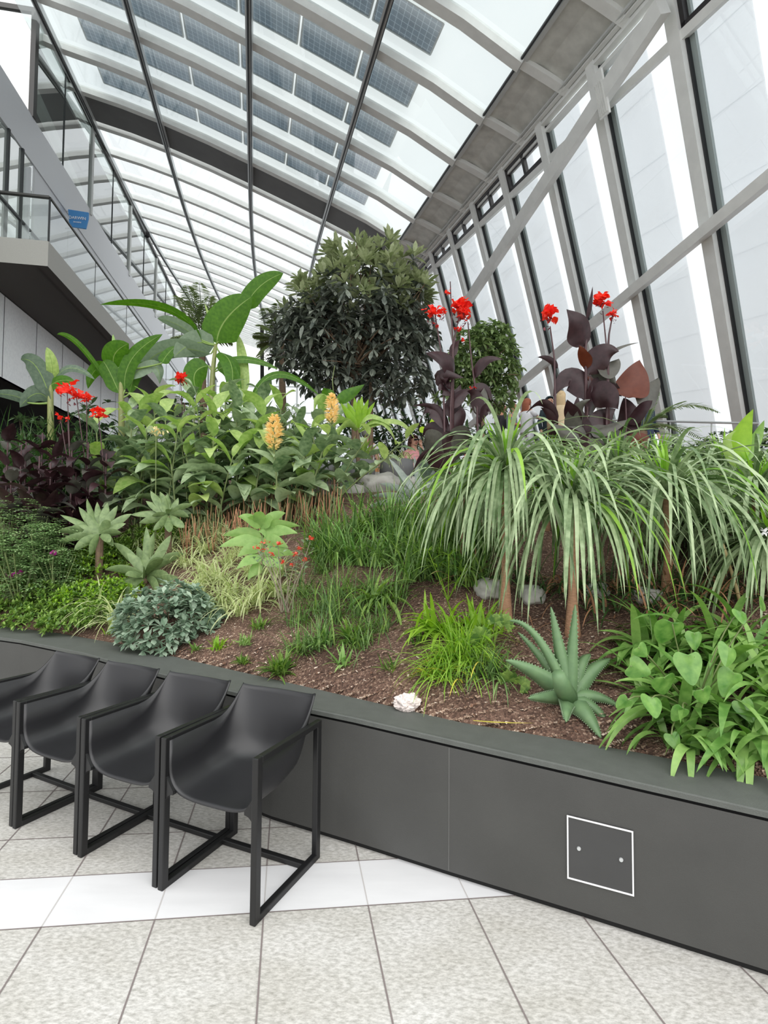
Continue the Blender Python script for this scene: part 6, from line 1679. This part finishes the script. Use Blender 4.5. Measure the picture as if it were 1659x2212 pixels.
    if hairlen > .15:
        lathe(m_, [(V((0, .045, .02)) * k + hcc, .085, .06), (V((0, .065, -.06)) * k + hcc, .092, .05), (V((0, .075, -.06 - hairlen * .6)) * k + hcc, .090, .042), (V((0, .07, -.06 - hairlen)) * k + hcc, .05, .02)], k)
    hair_o = m_.build('hair', hair, r, smooth=True, local=True); so_ = hair_o.modifiers.new('t', 'SOLIDIFY'); so_.thickness = .008
    # garments: elliptical body with sleeves
    m_ = MB(); low = h - .05 - coat
    lathe(m_, [(V((0, 0, low)) * k, .178 + coat * .10, .135 + coat * .08), (V((0, 0, h - .02)) * k, .180, .138), (V((0, .005, h + .14)) * k, .150, .122), (V((0, .005, h + .34)) * k, .182, .130), (V((0, .01, h + .46)) * k, .168, .112), (V((0, .01, h + .515)) * k, .085, .078)], k)
    for sx, (el, wr_) in ((1, larm), (-1, rarm)):
        s0 = V((sx * .150, .01, h + .465)) * k; e0 = V(el) * k; w0 = V(wr_) * k
        if coat: m_.tube([s0 - V((sx * .03, 0, 0)), s0 + V((sx * .02, 0, -.02)), s0.lerp(e0, .5), e0, e0.lerp(w0, .85)], [.06 * k, .068 * k, .058 * k, .052 * k, .044 * k], 12)
        else: m_.tube([s0 - V((sx * .03, 0, 0)), s0 + V((sx * .02, 0, -.02)), s0.lerp(e0, .45), s0.lerp(e0, .72)], [.058 * k, .064 * k, .056 * k, .056 * k], 12)
    m_.build('coat' if coat else 'shirt', top, r, smooth=True, local=True)
    m_ = MB(); lathe(m_, [(V((0, 0, h + .06)) * k, .150, .118), (V((0, 0, h)) * k, .168, .126), (V((0, 0, h - .08)) * k, .165, .122)], k)
    for L in LL:
        a = V(L[0]) * k; b_ = V(L[1]) * k; c_ = V(L[2]) * k + V((0, 0, .03)); m_.tube([a + V((0, 0, .03)), a.lerp(b_, .4), b_, b_.lerp(c_, .5), c_], [.096 * k, .086 * k, .070 * k, .064 * k, .062 * k], 12)
    m_.build('trousers', bottom, r, smooth=True, local=True)
    for L in LL:
        m_ = MB(); q = V(L[2]) * k; f_ = V(L[3]) * k; m_.tube([q + V((0, .05, -.06)), (q + f_) / 2 + V((0, 0, -.03)), f_ + V((0, -.03, -.008))], [.045, .048, .036], 8); m_.build('shoe', M['black'], r, local=True)
    return r
def stand_at(px, Y, ytop, H):
    p = at(px, ytop, Y); return V((p.x, p.y, p.z - H))
# seated pair on the terrace
hz = at(893, 941, 10.5)
seat = V((hz.x, hz.y, hz.z - 1.27)); person(seat, .55, 1.72, 'seated woman with brown hair and sunglasses in a pink shirt, hand to face', 'light', cloth('hair_brown', (86, 52, 42)), cloth('pink_shirt', (238, 168, 172)), cloth('blue_jeans', (70, 112, 146)), 'sit', .18,
    larm=((.20, -.14, .72), (.08, -.17, 1.02)), rarm=((-.24, -.08, .66), (-.14, -.30, .58)), glasses=True)
def bench(p, L, label):
    m_ = MB(); m_.box(p + V((0, .02, .385)), L, .42, .09); m_.box(p + V((-L * .35, .02, .17)), .10, .36, .34); m_.box(p + V((L * .35, .02, .17)), .10, .36, .34); tag(m_.build('stone_bench', PM['stone']), label, 'bench')
bench(V((seat.x, seat.y, seat.z)), .7, 'stone bench under the woman in pink')
hz = at(792, 924, 9.8); s2 = V((hz.x, hz.y, hz.z - 1.27)); person(s2, 2.7, 1.72, 'seated person with grey hair and white shirt behind the pots', 'light', cloth('hair_grey', (150, 146, 142)), cloth('white_shirt', (238, 238, 240)), cloth('ochre_trousers', (226, 164, 112)), 'sit', .1)
bench(V((s2.x, s2.y, s2.z)), .7, 'stone bench under the person in white shirt')
# standing visitors by the windows
def st_(px, Y, yt, H, yaw, label, **k):
    p = stand_at(px, Y, yt, H); return person(p, yaw, H, label, **k)
st_(1106, 13.0, 868, 1.75, 1.1, 'man in grey T-shirt with short dark hair and arms folded near the windows', skin='tan', hair=cloth('hair_black', (56, 42, 38)), top=cloth('grey_tshirt', (148, 156, 162)), bottom=cloth('dark_trousers', (44, 44, 50)), hairlen=.05, larm=((.26, -.06, 1.14), (.06, -.28, 1.16)), rarm=((-.26, -.06, 1.14), (-.02, -.30, 1.10)))
st_(1084, 13.3, 872, 1.72, .8, 'person in dark jacket partly hidden by the small-leaved tree', skin='tan', hair=cloth('hair_black2', (48, 38, 36)), top=cloth('dark_jacket', (56, 52, 56)), bottom=cloth('dark_trousers2', (50, 50, 54)), hairlen=.05, coat=.1)
st_(1138, 12.6, 862, 1.68, 2.2, 'woman in white dress with long auburn hair raising one arm', skin='light', hair=cloth('hair_auburn', (156, 92, 68)), top=cloth('white_dress', (232, 232, 236)), bottom=cloth('white_skirt', (226, 226, 232)), hairlen=.25, larm=((.27, -.10, 1.34), (.34, -.28, 1.42)), rarm=((-.27, -.10, 1.22), (-.30, -.30, 1.30)), coat=.0)
st_(1212, 11.6, 846, 1.72, 2.7, 'blond person in long beige coat standing behind the right purple canna', skin='light', hair=cloth('hair_blond', (206, 180, 140)), top=cloth('beige_coat', (222, 200, 164)), bottom=cloth('beige_trousers', (206, 190, 160)), hairlen=.28, coat=.42)
st_(1186, 12.2, 858, 1.74, .4, 'person in dark teal hooded coat left of the beige coat', skin='light', hair=cloth('teal_hood', (44, 60, 66)), top=cloth('teal_coat', (46, 62, 68)), bottom=cloth('teal_trousers', (50, 54, 60)), hairlen=.1, coat=.3)
st_(1395, 11.0, 852, 1.74, .4, 'person in navy clothes mostly hidden behind the cycad', skin='light', hair=cloth('hair_dark', (60, 48, 42)), top=cloth('navy_coat', (48, 60, 84)), bottom=cloth('navy_trousers', (40, 48, 66)), hairlen=.05, coat=.25)
# guard rail by the windows
gr = empty('guard_rail', V((4, 13.6, 3.1)), 'thin steel guard rail along the foot of the slanted windows', 'guard rail')
A_, B_ = at(1140, 903, 14.5), at(1640, 915, 9.3)
m_ = MB(); m_.tube([A_, B_], .022, 8); m_.build('top_rail', M['alu'], gr)
for q in range(8):
    p = A_.lerp(B_, q / 7); m_ = MB(); m_.tube([p, V((p.x, p.y, p.z - 1.05))], .016, 6); m_.build('baluster', M['alu'], gr)
